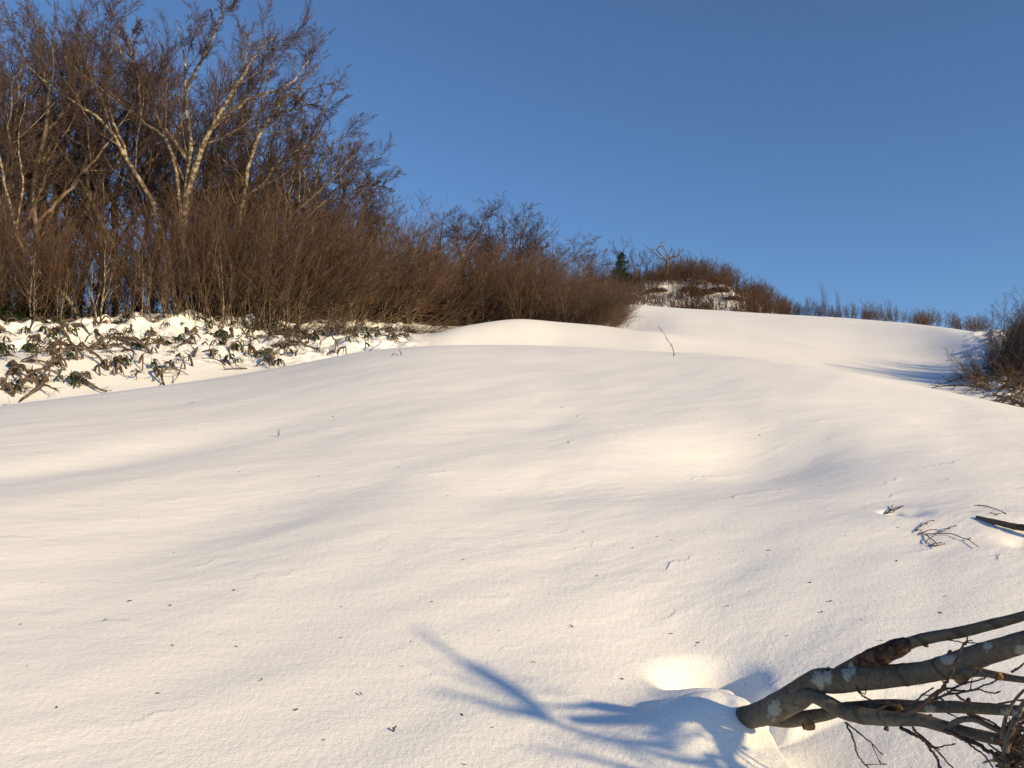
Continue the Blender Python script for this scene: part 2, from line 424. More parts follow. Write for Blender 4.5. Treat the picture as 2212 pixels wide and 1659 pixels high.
def skeleton_tree(name, seed, lines, m1, m2, k=(9, 7, 6, 4), lf=.42, up=.045, fine=.0042, s0=.35, lean=None, crown='twigs'):
    """lines: list of (control points world, radii). World coordinates; root placed at the first point"""
    rng = np.random.default_rng(seed)
    org = np.array(lines[0][0][0], float)
    wood = []; twigs = []
    B = []
    for pts, rad in lines:
        P, R = smooth_path(np.array(pts)-org, rad, 22)
        P[2:-1] += rng.normal(0, .02, P[2:-1].shape)
        B.append((P[None], R[None]))
    wood += B
    for bi, (P, R) in enumerate(B):
        lo = s0 if bi == 0 else .18
        kk = max(3, int(k[0]*(1 if bi == 0 else 1.1)))
        P1, R1 = spawn(rng, P, R, kk, lo, 1, .45, 1.0, lf, 9, .09, up, .38, .009, lean=lean, taper=.5)
        P2, R2 = spawn(rng, P1, R1, k[1]+4, .10, 1, .4, .85, .5, 6, .09, up, .55, .006, lean=lean)
        P3, R3 = spawn(rng, P2, R2, k[2]+2, .1, 1, .35, .8, .52, 4, .09, up, .6, fine, lean=lean)
        P4, R4 = spawn(rng, P3, R3, k[3]+1, .1, 1, .3, .7, .6, 2, .08, up, .7, fine*.8, lean=lean)
        wood += [(P1, R1)]; twigs += [(P2, R2), (P3, R3), (P4, R4)]
    root = empty(name, org)
    V, F = tubes(B, 9); link('trunk', new_mesh('trunk', V, F), m1, root)
    V, F = tubes(wood[len(B):], 5); link('limbs', new_mesh('limbs', V, F), M_LIMB, root)
    V, F = tubes(twigs, 3); link(crown, new_mesh(crown, V, F), m2, root)
    return root

def L3(pts, d): return [at(x, y, dd) for (x, y), dd in zip(pts, d if hasattr(d, '__len__') else [d]*len(pts))]
def base_on(X, r):
    p = g_at(X, r); return np.array([p[0], p[1], p[2]-.15])

# --- the large trees on the left bank
def big(name, seed, X, r, trunk, rad, limbs, label, m1=M_TRUNK, m2=M_TWIG, **kw):
    rad = [q*.82 for q in rad]; b = base_on(X, r); d = b[1]*cp+b[2]*sp
    lines = [([b]+L3(trunk, d), rad)]
    for pts, rr, dd in limbs:
        lines.append((L3(pts, np.linspace(d, d+dd, len(pts))), rr))
    t = skeleton_tree(name, seed, lines, m1, m2, **kw)
    return tag(t, label, 'tree', 'large bare trees on the left bank')
big('bare_tree', 11, 386, 27, [(388, 600), (394, 500), (404, 420), (412, 335), (404, 240), (400, 150), (385, 55)],
    [.17, .15, .13, .12, .10, .07, .045, .012],
    [([(404, 420), (440, 310), (492, 215), (545, 130), (600, 70)], [.10, .08, .055, .035, .01], -1.2),
     ([(408, 350), (350, 270), (300, 185), (258, 110), (236, 60)], [.07, .06, .045, .03, .01], .8),
     ([(420, 330), (470, 265), (540, 215), (620, 185), (668, 130)], [.07, .055, .045, .03, .01], .8),
     ([(400, 200), (440, 120), (470, 50), (488, 8)], [.05, .04, .025, .008], -.8)],
    'tallest bare tree, its pale blotched trunk forking into a wide crown', k=(9, 7, 6, 4), lf=.40)
big('bare_tree', 12, 372, 26.2, [(366, 560), (340, 480), (322, 424), (275, 344), (225, 265), (159, 222), (79, 160), (38, 120)],
    [.10, .09, .085, .08, .07, .06, .045, .03, .01],
    [([(275, 344), (240, 250), (190, 160), (150, 95)], [.05, .04, .03, .008], .8)],
    'slender pale tree leaning far left, in front of the tallest tree', k=(9, 7, 6, 4), lf=.33)
big('bare_tree', 13, 398, 26.6, [(392, 520), (372, 330), (304, 259), (225, 190), (185, 140), (160, 90)],
    [.08, .075, .06, .05, .04, .025, .01],
    [([(304, 259), (300, 180), (280, 100), (290, 60)], [.04, .03, .02, .008], -.6)],
    'thin pale tree leaning left just above the lowest leaning trunk, right beside the tallest tree', k=(8, 7, 6, 4), lf=.34)
big('bare_tree', 14, 520, 28, [(514, 600), (516, 500), (526, 430), (545, 330), (585, 250), (640, 190), (690, 140)],
    [.12, .11, .10, .085, .07, .055, .035, .01],
    [([(526, 430), (565, 400), (600, 350), (650, 320), (705, 285)], [.06, .05, .04, .03, .008], -1),
     ([(545, 330), (560, 250), (580, 170), (600, 105)], [.05, .04, .025, .008], 1),
     ([(585, 250), (640, 235), (700, 218)], [.04, .03, .008], -.6)],
    'pale blotched tree right of the tallest, limbs reaching right into the sky', k=(9, 7, 6, 4), lf=.36)
big('bare_tree', 15, 440, 29.5, [(440, 560), (448, 420), (470, 330), (531, 251), (565, 180), (610, 120)],
    [.10, .09, .08, .07, .05, .035, .01],
    [([(470, 330), (500, 220), (530, 130), (540, 70)], [.05, .04, .02, .008], .8)],
    'thin bare tree rising between the tallest tree and the pale tree on its right', k=(8, 7, 6, 3), lf=.34)
big('bare_tree', 16, 100, 29, [(100, 600), (98, 553), (99, 503), (90, 437), (87, 384), (108, 300), (100, 200), (80, 110)],
    [.26, .23, .20, .18, .16, .13, .10, .06, .02],
    [([(110, 540), (130, 515), (164, 480), (195, 430), (200, 350), (215, 260)], [.13, .11, .10, .08, .05, .02], .8),
     ([(90, 437), (50, 360), (20, 270), (0, 170)], [.09, .07, .05, .02], -.8),
     ([(98, 340), (140, 250), (150, 150), (175, 80)], [.08, .06, .04, .01], 1)],
    'thickest dark trunk near the left edge, forking low into upright limbs', m1=M_DARKTRUNK, k=(8, 7, 6, 4), lf=.36)
big('bare_tree', 17, 305, 27.5, [(298, 640), (251, 553), (233, 511), (196, 432), (150, 350), (90, 280), (20, 215)],
    [.13, .12, .11, .10, .09, .07, .05, .015],
    [([(196, 432), (180, 330), (150, 230), (120, 140)], [.06, .05, .03, .01], .8)],
    'dark trunk leaning left between the thickest trunk and the tallest tree', m1=M_DARKTRUNK, k=(8, 7, 6, 4), lf=.34)
big('bare_tree', 18, 165, 25.5, [(150, 650), (106, 614), (58, 553), (34, 503), (12, 400), (-15, 280), (-40, 180)],
    [.07, .065, .06, .055, .05, .04, .03, .01],
    [([(34, 503), (50, 400), (40, 300), (60, 200)], [.04, .03, .02, .008], .5)],
    'thin mottled stem leaning out of the left edge in front of the thickest trunk', k=(7, 6, 6, 3), lf=.3)
big('bare_tree', 19, 668, 31, [(672, 560), (677, 440), (690, 370), (706, 325), (745, 290)],
    [.09, .085, .07, .055, .035, .01],
    [([(677, 440), (650, 360), (640, 300), (655, 250)], [.05, .04, .02, .008], .8)],
    'slim bare tree at the right end of the tall trees, leaning right above the thicket', k=(8, 7, 6, 3), lf=.34)
big('bare_tree', 20, 735, 32, [(732, 520), (738, 430), (756, 395), (782, 372), (800, 378)],
    [.08, .07, .06, .045, .03, .01],
    [([(745, 430), (735, 370), (760, 320)], [.04, .03, .008], .6), ([(760, 410), (800, 400), (840, 405)], [.04, .03, .008], -.6)],
    'lowest of the tall trees, fanning to the right where the thicket begins to drop', k=(8, 7, 6, 3), lf=.36)

# --- medium trees, copied, filling the crown mass on the left and behind the thicket
def medium_proto(name, seed, H=6.5):
    rng = np.random.default_rng(seed)
    a = rng.uniform(-.4, .4, 2)
    tr = [(0, 0, -.15), (.1*a[0], 0, H*.2), (.6*a[0], .2, H*.45), (1.1*a[0], .3*a[1], H*.7), (1.5*a[0], 0, H*.97)]
    l = [(tr, [.08, .07, .055, .04, .008])]
    for i in range(5):
        s = .14+.10*i; an = rng.uniform(0, 2*np.pi); q = np.array([.6*a[0]*s*1.8, .1, H*s]); o = np.array([math.cos(an), math.sin(an), 0])
        l.append(([q, q+o*.7+[0, 0, .8], q+o*1.4+[0, 0, 1.7], q+o*2.0+[0, 0, 2.7]], [.045, .035, .025, .008]))
    t = skeleton_tree(name, seed, l, M_GREYST, M_TWIG, k=(7, 4, 5, 3), lf=.46, s0=.25, up=.04)
    t['H'] = H; t.location = (0, 0, 0); return t
MED = [medium_proto('small_bare_tree', 31), medium_proto('small_bare_tree', 32), medium_proto('small_bare_tree', 33)]
used = set()
def put(proto, loc, rz, sc, label=None, group=None, cat=None):
    if id(proto) not in used and proto.name not in used:
        used.add(proto.name); r = proto; r.location = loc; r.rotation_euler = (0, 0, rz); r.scale = (sc,)*3 if np.isscalar(sc) else sc
    else:
        r = copy_thing(proto, loc, rz, sc)
    if label: r['label'] = label
    if group: r['group'] = group
    if cat: r['category'] = cat
    return r
rng = np.random.default_rng(77)
for i, (X, r, Yt) in enumerate([(-110, 27, 60), (-55, 29, 120), (-10, 28, 85), (28, 30, 70), (62, 27.5, 75), (130, 29.5, 48), (160, 31, 90), (205, 29, 120), (238, 31, 150),
                                (282, 29, 170), (318, 31, 140), (350, 30, 210), (455, 30, 250), (485, 31, 300), (560, 30, 300), (590, 29, 300), (608, 31, 285), (635, 30, 325), (560, 32, 215), (520, 32, 210), (662, 32, 362), (690, 33, 376), (718, 33, 388), (748, 34, 394), (774, 34, 404), (802, 35, 420), (420, 32, 220), (380, 31, 200), (-80, 31, 90), (100, 31, 60)]):
    p, s = top_scale(X, r, Yt, 6.5)
    put(MED[i % 3], p, rng.uniform(0, 6.28), (min(s*1.15, 1.3), min(s*1.15, 1.3), s), 'bare tree with dense purple-brown twigs in the mass behind the tall trees', 'bare trees massed behind the tall ones', 'tree')
lab_mid = {985: 'small bare tree sticking up just left of the broad peaked one above the thicket', 1085: 'broad peaked bare tree, highest above the middle of the thicket',
           1210: 'round-crowned bare tree standing clear against the sky right of the peaked one', 1256: 'low bare tree just right of the round-crowned one at the thicket end'}
for i, (X, r, Yt) in enumerate([(905, 40, 478), (940, 42, 482), (985, 42, 468), (1022, 44, 492), (1055, 45, 480), (1085, 44, 455), (1118, 45, 474), (1142, 46, 495), (1180, 52, 540), (1210, 54, 515), (1256, 56, 540), (1290, 60, 562)]):
    p, s = top_scale(X, r, Yt, 6.5)
    put(MED[(i+1) % 3], p, rng.uniform(0, 6.28), (s*1.5, s*1.5, s), lab_mid.get(X, 'small bare tree with its twiggy top showing above the russet thicket'), 'small bare trees behind the thicket', 'tree')

# --- russet thicket
TH = [shrub_proto('thicket_shrub', 41+i, [18, 14, 20, 16, 11, 18][i], [3.6, 3.3, 3.6, 3.8, 3.9, 3.2][i], ([.9, 1.2, 1.5, 1.8, .5, .2][i], -.15, 0), .38, [M_STEM, M_GREYST][i == 4], [M_THICK, M_TWIG][i in (3, 4)], k2=9, k3=6, k4=3, up=.085, curl=[.55, .5, .6, .5, .9, 1.0][i], r0=.022+.006*(i == 4)) for i in range(6)]
top_x = [440, 520, 600, 700, 800, 860, 905, 960, 1040, 1120, 1200, 1260, 1300, 1345]
top_y = [460, 420, 412, 410, 425, 448, 480, 500, 506, 514, 556, 585, 606, 640]
fr_x = [400, 600, 700, 800, 905, 1000, 1120, 1200, 1300, 1345]
fr_r = [26.8, 28.3, 29.6, 31.6, 34.5, 35.0, 34.0, 32.5, 31.5, 31.0]
n_th = 0
for row in range(7):
    X = 395+rng.uniform(0, 30)
    while X < 1295:
        r = interp(X, fr_x, fr_r)+row*interp(X, [400, 900, 1340], [1.15, 1.9, 3.4])+rng.uniform(-.5, .5)
        p, s = top_scale(X+12, r, interp(X, top_x, top_y)+rng.uniform(-4, 26), TH[0]['H'])
        smax = interp(X, [400, 900, 1345], [1.15, 1.1, .70])
        s = min(s, smax*rng.uniform(.85, 1.1))
        if X < 540 and rng.random() < .3: X += 40; continue
        if s > .22:
            put(TH[rng.integers(6)], p, rng.normal(0, .42), (s*interp(X, [400, 600], [.8, 1.05]), s*1.0, s), 'dense russet-brown shrub leaning right in the thicket above the snow bank', 'shrubs of the russet thicket', 'shrub'); n_th += 1
        X += interp(X, [400, 900, 1340], [50, 36, 26])*rng.uniform(.75, 1.25)
for X, r, Yt in [(1312, 30.5, 655), (1300, 30.0, 645), (1285, 30.6, 630)]:
    p, s = top_scale(X, r, Yt, TH[0]['H'])
    put(TH[1], p, rng.normal(.5, .2), min(s, .5), 'dense russet-brown shrub leaning right in the thicket above the snow bank', 'shrubs of the russet thicket', 'shrub')
# --- upright thin shrubs among the tall trees
UP = [shrub_proto('upright_shrub', 61+i, 13, 3.8, (.12-.25*i, -.1, 0), .33, M_STEM, M_THICK, k2=8, k3=6, k4=2, up=.055, curl=.95, r0=.018) for i in range(3)]
for row in range(3):
    X = -120
    while X < 620:
        r = 25.2+row*1.6+rng.uniform(-.6, .6)
        p, s = top_scale(X, r, rng.uniform(320, 520)+(60 if 90 < X < 300 else 0), UP[0]['H'])
        put(UP[rng.integers(3)], p, rng.uniform(-.8, .8)+(3.1 if (X < 280 and rng.random() < .6) else 0), min(s, 1.15), 'thin many-stemmed shrub standing among the tree trunks on the left bank', 'upright shrubs among the trunks', 'shrub')
        X += rng.uniform(28, 58)
# --- pale slim saplings in front of the brush
PS = [shrub_proto('pale_sapling', 71+i, 3+i, 2.6, (.1-.3*i, -.1, 0), .22, M_TRUNK, M_GREYST, k2=5, k3=4, k4=2, up=.05, curl=1.3, r0=.024, base_r=.12) for i in range(2)]
for X, r, Yt in [(616, 25.5, 560), (640, 26, 590), (575, 25.5, 600), (480, 25, 520), (300, 24.8, 500), (205, 24.6, 470), (60, 24.3, 520), (118, 24.6, 560), (702, 27.5, 600), (760, 29, 590), (850, 32.5, 600), (905, 34, 585), (345, 25, 540), (1010, 34, 600)]:
    p, s = top_scale(X, r, Yt, PS[0]['H'])
    put(PS[int(X) % 2], p, rng.uniform(0, 6.28), min(s, 1.2), 'slim pale-barked sapling standing out in front of the dark brush', 'pale saplings in front of the brush', 'sapling')
# ------------------------------------------------------------------ evergreen understorey and debris on the left bank
def leaf_mesh(seed, n, Lf, Wf, droop, up0):
    """rosette of long leaves round a short stem: curved, folded blades"""
    rng = np.random.default_rng(seed); Vs, Fs = [], []; off = 0
    for i in range(n):
        a = rng.uniform(0, 2*np.pi); L = Lf*rng.uniform(.7, 1.15); w = Wf*rng.uniform(.8, 1.2)
        el = up0+rng.normal(0, .25); h = rng.uniform(0, .12)
        o = np.array([math.cos(a), math.sin(a)]); s_ = np.array([-o[1], o[0]])
        for j, (t, ww) in enumerate([(0, .12), (.25, .75), (.55, 1), (.82, .65), (1, .05)]):
            x = L*t; e = el*x-droop*x*x/L; c = np.array([o[0]*x, o[1]*x, e+.14+h])
            for k in (-1, 0, 1):
                Vs.append(c+np.array([s_[0]*k*w*ww/2, s_[1]*k*w*ww/2, abs(k)*w*.18*ww]))
        for j in range(4):
            for k in range(2): Fs.append([off+j*3+k, off+j*3+k+1, off+(j+1)*3+k+1, off+(j+1)*3+k])
        off += 15
    return new_mesh('leaves', np.array(Vs), np.array(Fs))
def sprig_proto(seed, n, Lf, Wf, droop, up0, m):
    root = empty('leafy_sprig'); link('leaves', leaf_mesh(seed, n, Lf, Wf, droop, up0), m, root)
    P, R = smooth_path([(0, 0, -.12), (.02, .01, .05), (0, .02, .3)], [.010, .009, .006], 6)
    V, F = tubes([(P[None], R[None])], 5); link('stem', new_mesh('stem', V, F), M_LOG, root); return root
SP = [sprig_proto(1, 11, .26, .075, .9, .2, M_LEAF), sprig_proto(2, 9, .30, .07, 1.3, .5, M_LEAF), sprig_proto(3, 13, .22, .06, .6, .6, M_LEAF)]
SPD = [sprig_proto(4, 7, .20, .06, 1.5, .1, M_DEAD)]
rng = np.random.default_rng(9)
bank = []
tries = 0
def bank_pt():
    X = rng.uniform(-140, 900)
    r = rng.uniform(interp(X, [0, 600, 900], [16.2, 19.5, 23.5]), interp(X, [0, 600, 900], [24.5, 27, 30]))
    return X, r
for i in range(290):
    X, r = bank_pt()
    if rng.random() < .35 and X > 500: continue
    p = g_at(X, r)
    if i % 6 == 0:
        put(SPD[0], p, rng.uniform(0, 6.3), rng.uniform(.5, 1.0), 'drooping sprig of withered brown leaves poking out of the snowy left bank', 'withered sprigs on the left bank', 'plant')
    else:
        put(SP[i % 3], p, rng.uniform(0, 6.3), rng.uniform(.3, .85), 'sprig of long dark green leaves poking out of the snowy left bank', 'evergreen sprigs on the left bank', 'plant')
# dark leafy evergreen bushes at the foot of the trees
def ever_proto(seed):
    rng = np.random.default_rng(seed); root = empty('evergreen_bush')
    Vs, Fs, off = [], [], 0; N = 620
    P = rng.normal(0, 1, (N, 3)); P /= np.linalg.norm(P, axis=1, keepdims=True); P *= rng.uniform(.35, 1, (N, 1))**.6*np.array([.75, .6, .62]); P[:, 2] = np.abs(P[:, 2])+.05
    P += .15*np.sin(P[:, [1, 2, 0]]*9)
    for p in P:
        a = rng.uniform(0, 6.28); d = np.array([math.cos(a), math.sin(a), rng.uniform(-.6, .3)])*rng.uniform(.10, .19); s_ = np.array([-d[1], d[0], .02])*.16
        Vs += [p, p+d*.5+s_, p+d, p+d*.5-s_]; Fs.append([off, off+1, off+2, off+3]); off += 4
    link('leaves', new_mesh('leaves', np.array(Vs), np.array(Fs), False), M_LEAF, root)
    g = np.random.default_rng(seed+5); a = g.uniform(0, 6.28, 9)
    d = np.stack([np.cos(a)*.7, np.sin(a)*.7, np.ones(9)], 1); d /= np.linalg.norm(d, axis=1, keepdims=True)
    A, B = grow(g, np.zeros((9, 3))-[0, 0, .1], d, np.full(9, .9), .012, 5, .15, .05)
    V, F = tubes([(A, B)], 4); link('stems', new_mesh('stems', V, F), M_LOG, root); return root
EB = [ever_proto(3), ever_proto(8)]
for i, (X, r, s) in enumerate([(-60, 24.3, 1.6), (-20, 23.5, 1.5), (18, 24.5, 1.7), (45, 24, 1.3), (75, 25, 1.5), (100, 24, 1.3), (135, 25, 1.2), (165, 24.6, 1.1), (198, 25.4, 1.0), (225, 25, 1.0),
                               (262, 25.6, .9), (430, 25.4, .9), (455, 26, .9), (330, 26, .8), (545, 24.2, .8), (570, 24.8, .9), (596, 24.6, .7), (835, 31, 1.1), (1086, 31.8, .62), (1052, 33.5, .6), (885, 33, .8), (640, 24.6, .6)]):
    p = g_at(X, r+1.3)
    put(EB[i % 2], p, rng.uniform(0, 6.3), s*.7, 'dark green leafy bush at the foot of the thicket on the left bank', 'evergreen bushes under the thicket', 'bush')

# curved, snapped branches lying half buried in the bank
def lying(name, seed, p0, yaw, L, r0, arch, m, nside=3):
    g = np.random.default_rng(seed); n = 12
    a = yaw+np.cumsum(g.normal(0, .16, n)); st = L/(n-1)
    x = p0[0]+np.concatenate([[0], np.cumsum(np.cos(a[:-1])*st)]); y = p0[1]+np.concatenate([[0], np.cumsum(np.sin(a[:-1])*st)])
    t = np.linspace(0, 1, n); z = height(x, y)+r0*.5+arch*np.sin(t*np.pi*g.uniform(.8, 1.25)+g.uniform(0, .2))-.05*(t < .05)
    P = np.stack([x, y, z], 1)-p0; R = r0*(1-.65*t)*g.uniform(.85, 1.15, n)
    P = P[None]; R = R[None]
    parts = [(P, R)]
    if nside:
        P2, R2 = spawn(g, P, R, nside, .2, 1, .4, .9, .4, 5, .15, .06, .5, .005)
        parts += [(P2, R2), spawn(g, P2, R2, 4, .2, 1, .4, .9, .5, 3, .12, .05, .6, .004)]
    V, F = tubes(parts, 5); root = link(name, new_mesh(name, V, F), m, None, p0)
    return root
for i in range(190):
    X, r = bank_pt()
    if X > 560: r = min(r, interp(X, [560, 900], [23.5, 27.5]))+rng.uniform(-1.5, 1)
    p = g_at(X, r); big_ = rng.random() < .12
    yaw = rng.choice([rng.normal(-.7, .6), rng.normal(-1.4, .6), rng.normal(2.2, .8)])
    o = lying('fallen_branch', 500+i, p, yaw, rng.uniform(.3, .8) if not big_ else rng.uniform(.9, 1.7), rng.uniform(.014, .034) if not big_ else rng.uniform(.035, .06),
              rng.uniform(.03, .25), M_LOG if rng.random() < .65 else M_GREYST, 5 if X > 480 else 3)
    tag(o, 'crooked dead branch half buried in the snow of the left bank', 'branch', 'dead branches lying on the left bank')
for i in range(48):
    X, r = bank_pt()
    if X > 700: continue
    p = g_at(X, r)
    o = lying('snag', 1300+i, p, rng.normal(-1.0, .5), rng.uniform(.3, .75), rng.uniform(.035, .07), rng.uniform(.02, .18), M_LOG, 0)
    tag(o, 'short thick broken snag sticking out of the snowy left bank', 'snag', 'broken snags on the left bank')
tag(lying('fallen_branch', 901, G(235, 800), 2.75, 1.5, .035, .16, M_GREYST, 4), 'longest grey arched branch low on the left bank, above the snow edge', 'branch', 'dead branches lying on the left bank')
tag(lying('fallen_branch', 902, G(330, 765), 2.9, 1.6, .038, .25, M_GREYST, 4), 'grey arched branch reaching left from the middle of the snowy left bank', 'branch', 'dead branches lying on the left bank')

# bare stems bent down over the snow at the foot of the thicket
ARCH = [shrub_proto('bent_shrub', 81+i, 11, 1.7, (1.7, -.7, 0), .35, M_LOG, M_STEM, k2=6, k3=4, k4=0, up=.03, curl=.10, r0=.018, whole=True) for i in range(2)]
for X in list(range(560, 945, 15)):
    r = interp(X, [560, 700, 800, 930], [24, 26, 28.5, 31.5])+rng.uniform(-3.2, 2.4); p = g_at(X, r)
    put(ARCH[rng.integers(2)], p, rng.normal(-.15, .35), rng.uniform(.45, .8), 'low shrub bent down over the snow along the foot of the thicket', 'bent shrubs at the thicket foot', 'shrub')

# ------------------------------------------------------------------ the top hill: shrubs, earth, conifer, dead tree
HS = [shrub_proto('hill_shrub', 91+i, 15, 2.4, (.55*i, 0, 0), .45, M_STEM, M_TWIG, k2=7, k3=5, k4=2, up=.08, curl=.8, r0=.022, fine=.006) for i in range(3)]
SK = [shrub_proto('hillside_scrub', 101+i, 12, 1.0, (.1, -.2, 0), .35, M_STEM, M_THICK, k2=4, k3=3, k4=0, up=.04, curl=1.1, r0=.014, base_r=.7, fine=.007, whole=True) for i in range(3)]
def hill_put(X, r, Yt, lab, grp, px=HS, smax=1.3, rz=.3):
    p, s = top_scale(X, r, Yt, px[0]['H']); put(px[rng.integers(len(px))], p, rng.normal(0, rz), min(s, smax), lab, grp, 'shrub')
tl_x = [1240, 1290, 1320, 1400, 1430, 1450, 1475, 1510, 1540, 1570, 1600, 1640, 1670, 1700]
tl_y = [585, 582, 582, 580, 562, 556, 552, 552, 560, 570, 582, 602, 628, 645]
for i in range(78):
    X = rng.uniform(1235, 1705)
    hill_put(X, rng.uniform(77, 85), interp(X, tl_x, tl_y)+rng.uniform(-3, 14), 'grey-brown shrub in the row along the top of the far snowy knoll', 'shrubs on top of the far knoll', smax=1.25)
for i in range(250):
    X = rng.uniform(1295, 1670); r = rng.uniform(69, 80); p = g_at(X, r)
    put(SK[rng.integers(3)], p, rng.uniform(0, 6.28), rng.uniform(.9, 1.7), 'sparse dry scrub standing in the snow on the face of the far knoll', 'scrub on the knoll face', 'scrub')
for X, Yt in [(1660, 618), (1672, 630), (1689, 638), (1703, 648), (1719, 645), (1733, 652), (1744, 636), (1758, 640), (1770, 655), (1785, 606), (1797, 655), (1815, 622), (1829, 655), (1842, 652), (1852, 648), (1870, 645), (1887, 646), (1905, 662), (1920, 644), (1940, 656), (1955, 668),
              (1979, 661), (1997, 668), (2014, 659), (2030, 670), (2051, 667), (2065, 668), (2090, 677), (2102, 683), (2116, 679), (2132, 676)]:
    tall = Yt in (606, 622)
    r = interp(X, [1650, 1800, 2000, 2130], [63, 61, 53, 44])
    p, s = top_scale(X, r, Yt, HS[0]['H'])
    lab = {1785: 'tallest thin bare shrub sticking up from the snow ridge on the right', 1815: 'second tallest bare shrub on the snow ridge, just right of the tallest'}.get(X, 'small bare shrub standing on the snow ridge against the sky')
    put(HS[rng.integers(3)], p, rng.normal(0, .4), (s*(.20 if tall else rng.uniform(.45, .8)), s*(.25 if tall else .6), s), lab, 'bare shrubs on the snow ridge', 'shrub')
for X, r, Yt in [(1292, 79, 556), (1312, 80, 555), (1352, 77, 520), (1330, 82, 560), (1387, 79, 545), (1405, 80, 540), (1372, 82, 556), (1275, 78, 562)]:
    p, s = top_scale(X, r, Yt, 6.5)
    lab = {1352: 'thin bare tree in front of the dark conifer on the knoll', }.get(X, 'small bare tree near the conifer on the left shoulder of the far knoll')
    put(MED[rng.integers(3)], p, rng.uniform(0, 6.28), (s*.75, s*.75, s), lab, 'bare trees on the far knoll', 'tree')

for i in range(34):
    X = rng.uniform(1680, 2130); r = interp(X, [1650, 1800, 2000, 2130], [64, 62, 54, 45])+rng.uniform(0, 2.5)
    p, s = top_scale(X, r, interp(X, [1660, 1750, 1900, 2130], [652, 662, 670, 684])+rng.uniform(-8, 6), HS[0]['H'])
    put(HS[rng.integers(3)], p, rng.normal(0, .6), (s*rng.uniform(.6, 1), s*.7, s), 'small bare shrub standing on the snow ridge against the sky', 'bare shrubs on the snow ridge', 'shrub')
def rock(seed, X, r, sx, sy, sz, lab):
    import bmesh
    g = np.random.default_rng(seed); bm = bmesh.new(); bmesh.ops.create_icosphere(bm, subdivisions=4, radius=1)
    for v in bm.verts:
        c = np.array(v.co); n = fbm(np.array([c[0]*1.5+seed]), np.array([c[1]*1.5+c[2]*1.9]), 5, .6)[0]
        v.co = Vector(c*(1+.55*n)*np.array([sx, sy, sz]))
    me = bpy.data.meshes.new('earth_outcrop'); bm.to_mesh(me); bm.free()
    p = g_at(X, r); tag(link('earth_outcrop', me, M_ROCK, None, (p[0], p[1], p[2]-.05)), lab, 'outcrop', 'bare earth on the far knoll')
rock(3, 1528, 75.3, 1.2, .7, .30, 'widest dark bare patch of earth high on the far knoll')
rock(4, 1498, 76, 1.0, .6, .25, 'dark bare earth just left of the widest patch on the knoll')
rock(5, 1592, 74.6, 1.0, .5, .24, 'small dark earth patch on the right shoulder of the knoll')
rock(6, 1563, 75.6, .9, .6, .28, 'small dark earth patch between the widest one and the right shoulder')
rock(7, 1425, 75.5, .9, .6, .25, 'small dark earth patch below the dead tree')

def conifer():
    p, s = top_scale(1347, 75.5, 545, 1.0); H = s; g = np.random.default_rng(21)
    root = empty('conifer', p)
    P, R = smooth_path([(0, 0, -.2), (.03, 0, H*.5), (.0, 0, H)], [.11, .07, .015], 8); V, F = tubes([(P[None], R[None])], 7); link('trunk', new_mesh('trunk', V, F), M_DARKTRUNK, root)
    Vs, Fs, off = [], [], 0
    for k in range(130):
        t = (k+.5)/130; z = H*(.10+.88*t); a = g.uniform(0, 6.28); L = (1.25*(1-t)**.85+.10)*g.uniform(.55, 1.2)
        for j in range(int(42*L)+6):
            f = g.random()**.7; c = np.array([math.cos(a)*L*f, math.sin(a)*L*f, z+.25*L*f*f])+g.normal(0, .06, 3)
            d = g.normal(0, 1, 3)+[math.cos(a), math.sin(a), .6]; d = d/np.linalg.norm(d)*.16; s_ = np.cross(d, g.normal(0, 1, 3)); s_ = s_/np.linalg.norm(s_)*.028
            Vs += [c-s_, c+s_, c+d+s_*.3, c+d-s_*.3]; Fs.append([off, off+1, off+2, off+3]); off += 4
    link('foliage', new_mesh('foliage', np.array(Vs), np.array(Fs), False), M_NEEDLE, root)
    tag(root, 'dark green conifer alone on the left shoulder of the far knoll', 'conifer')
conifer()
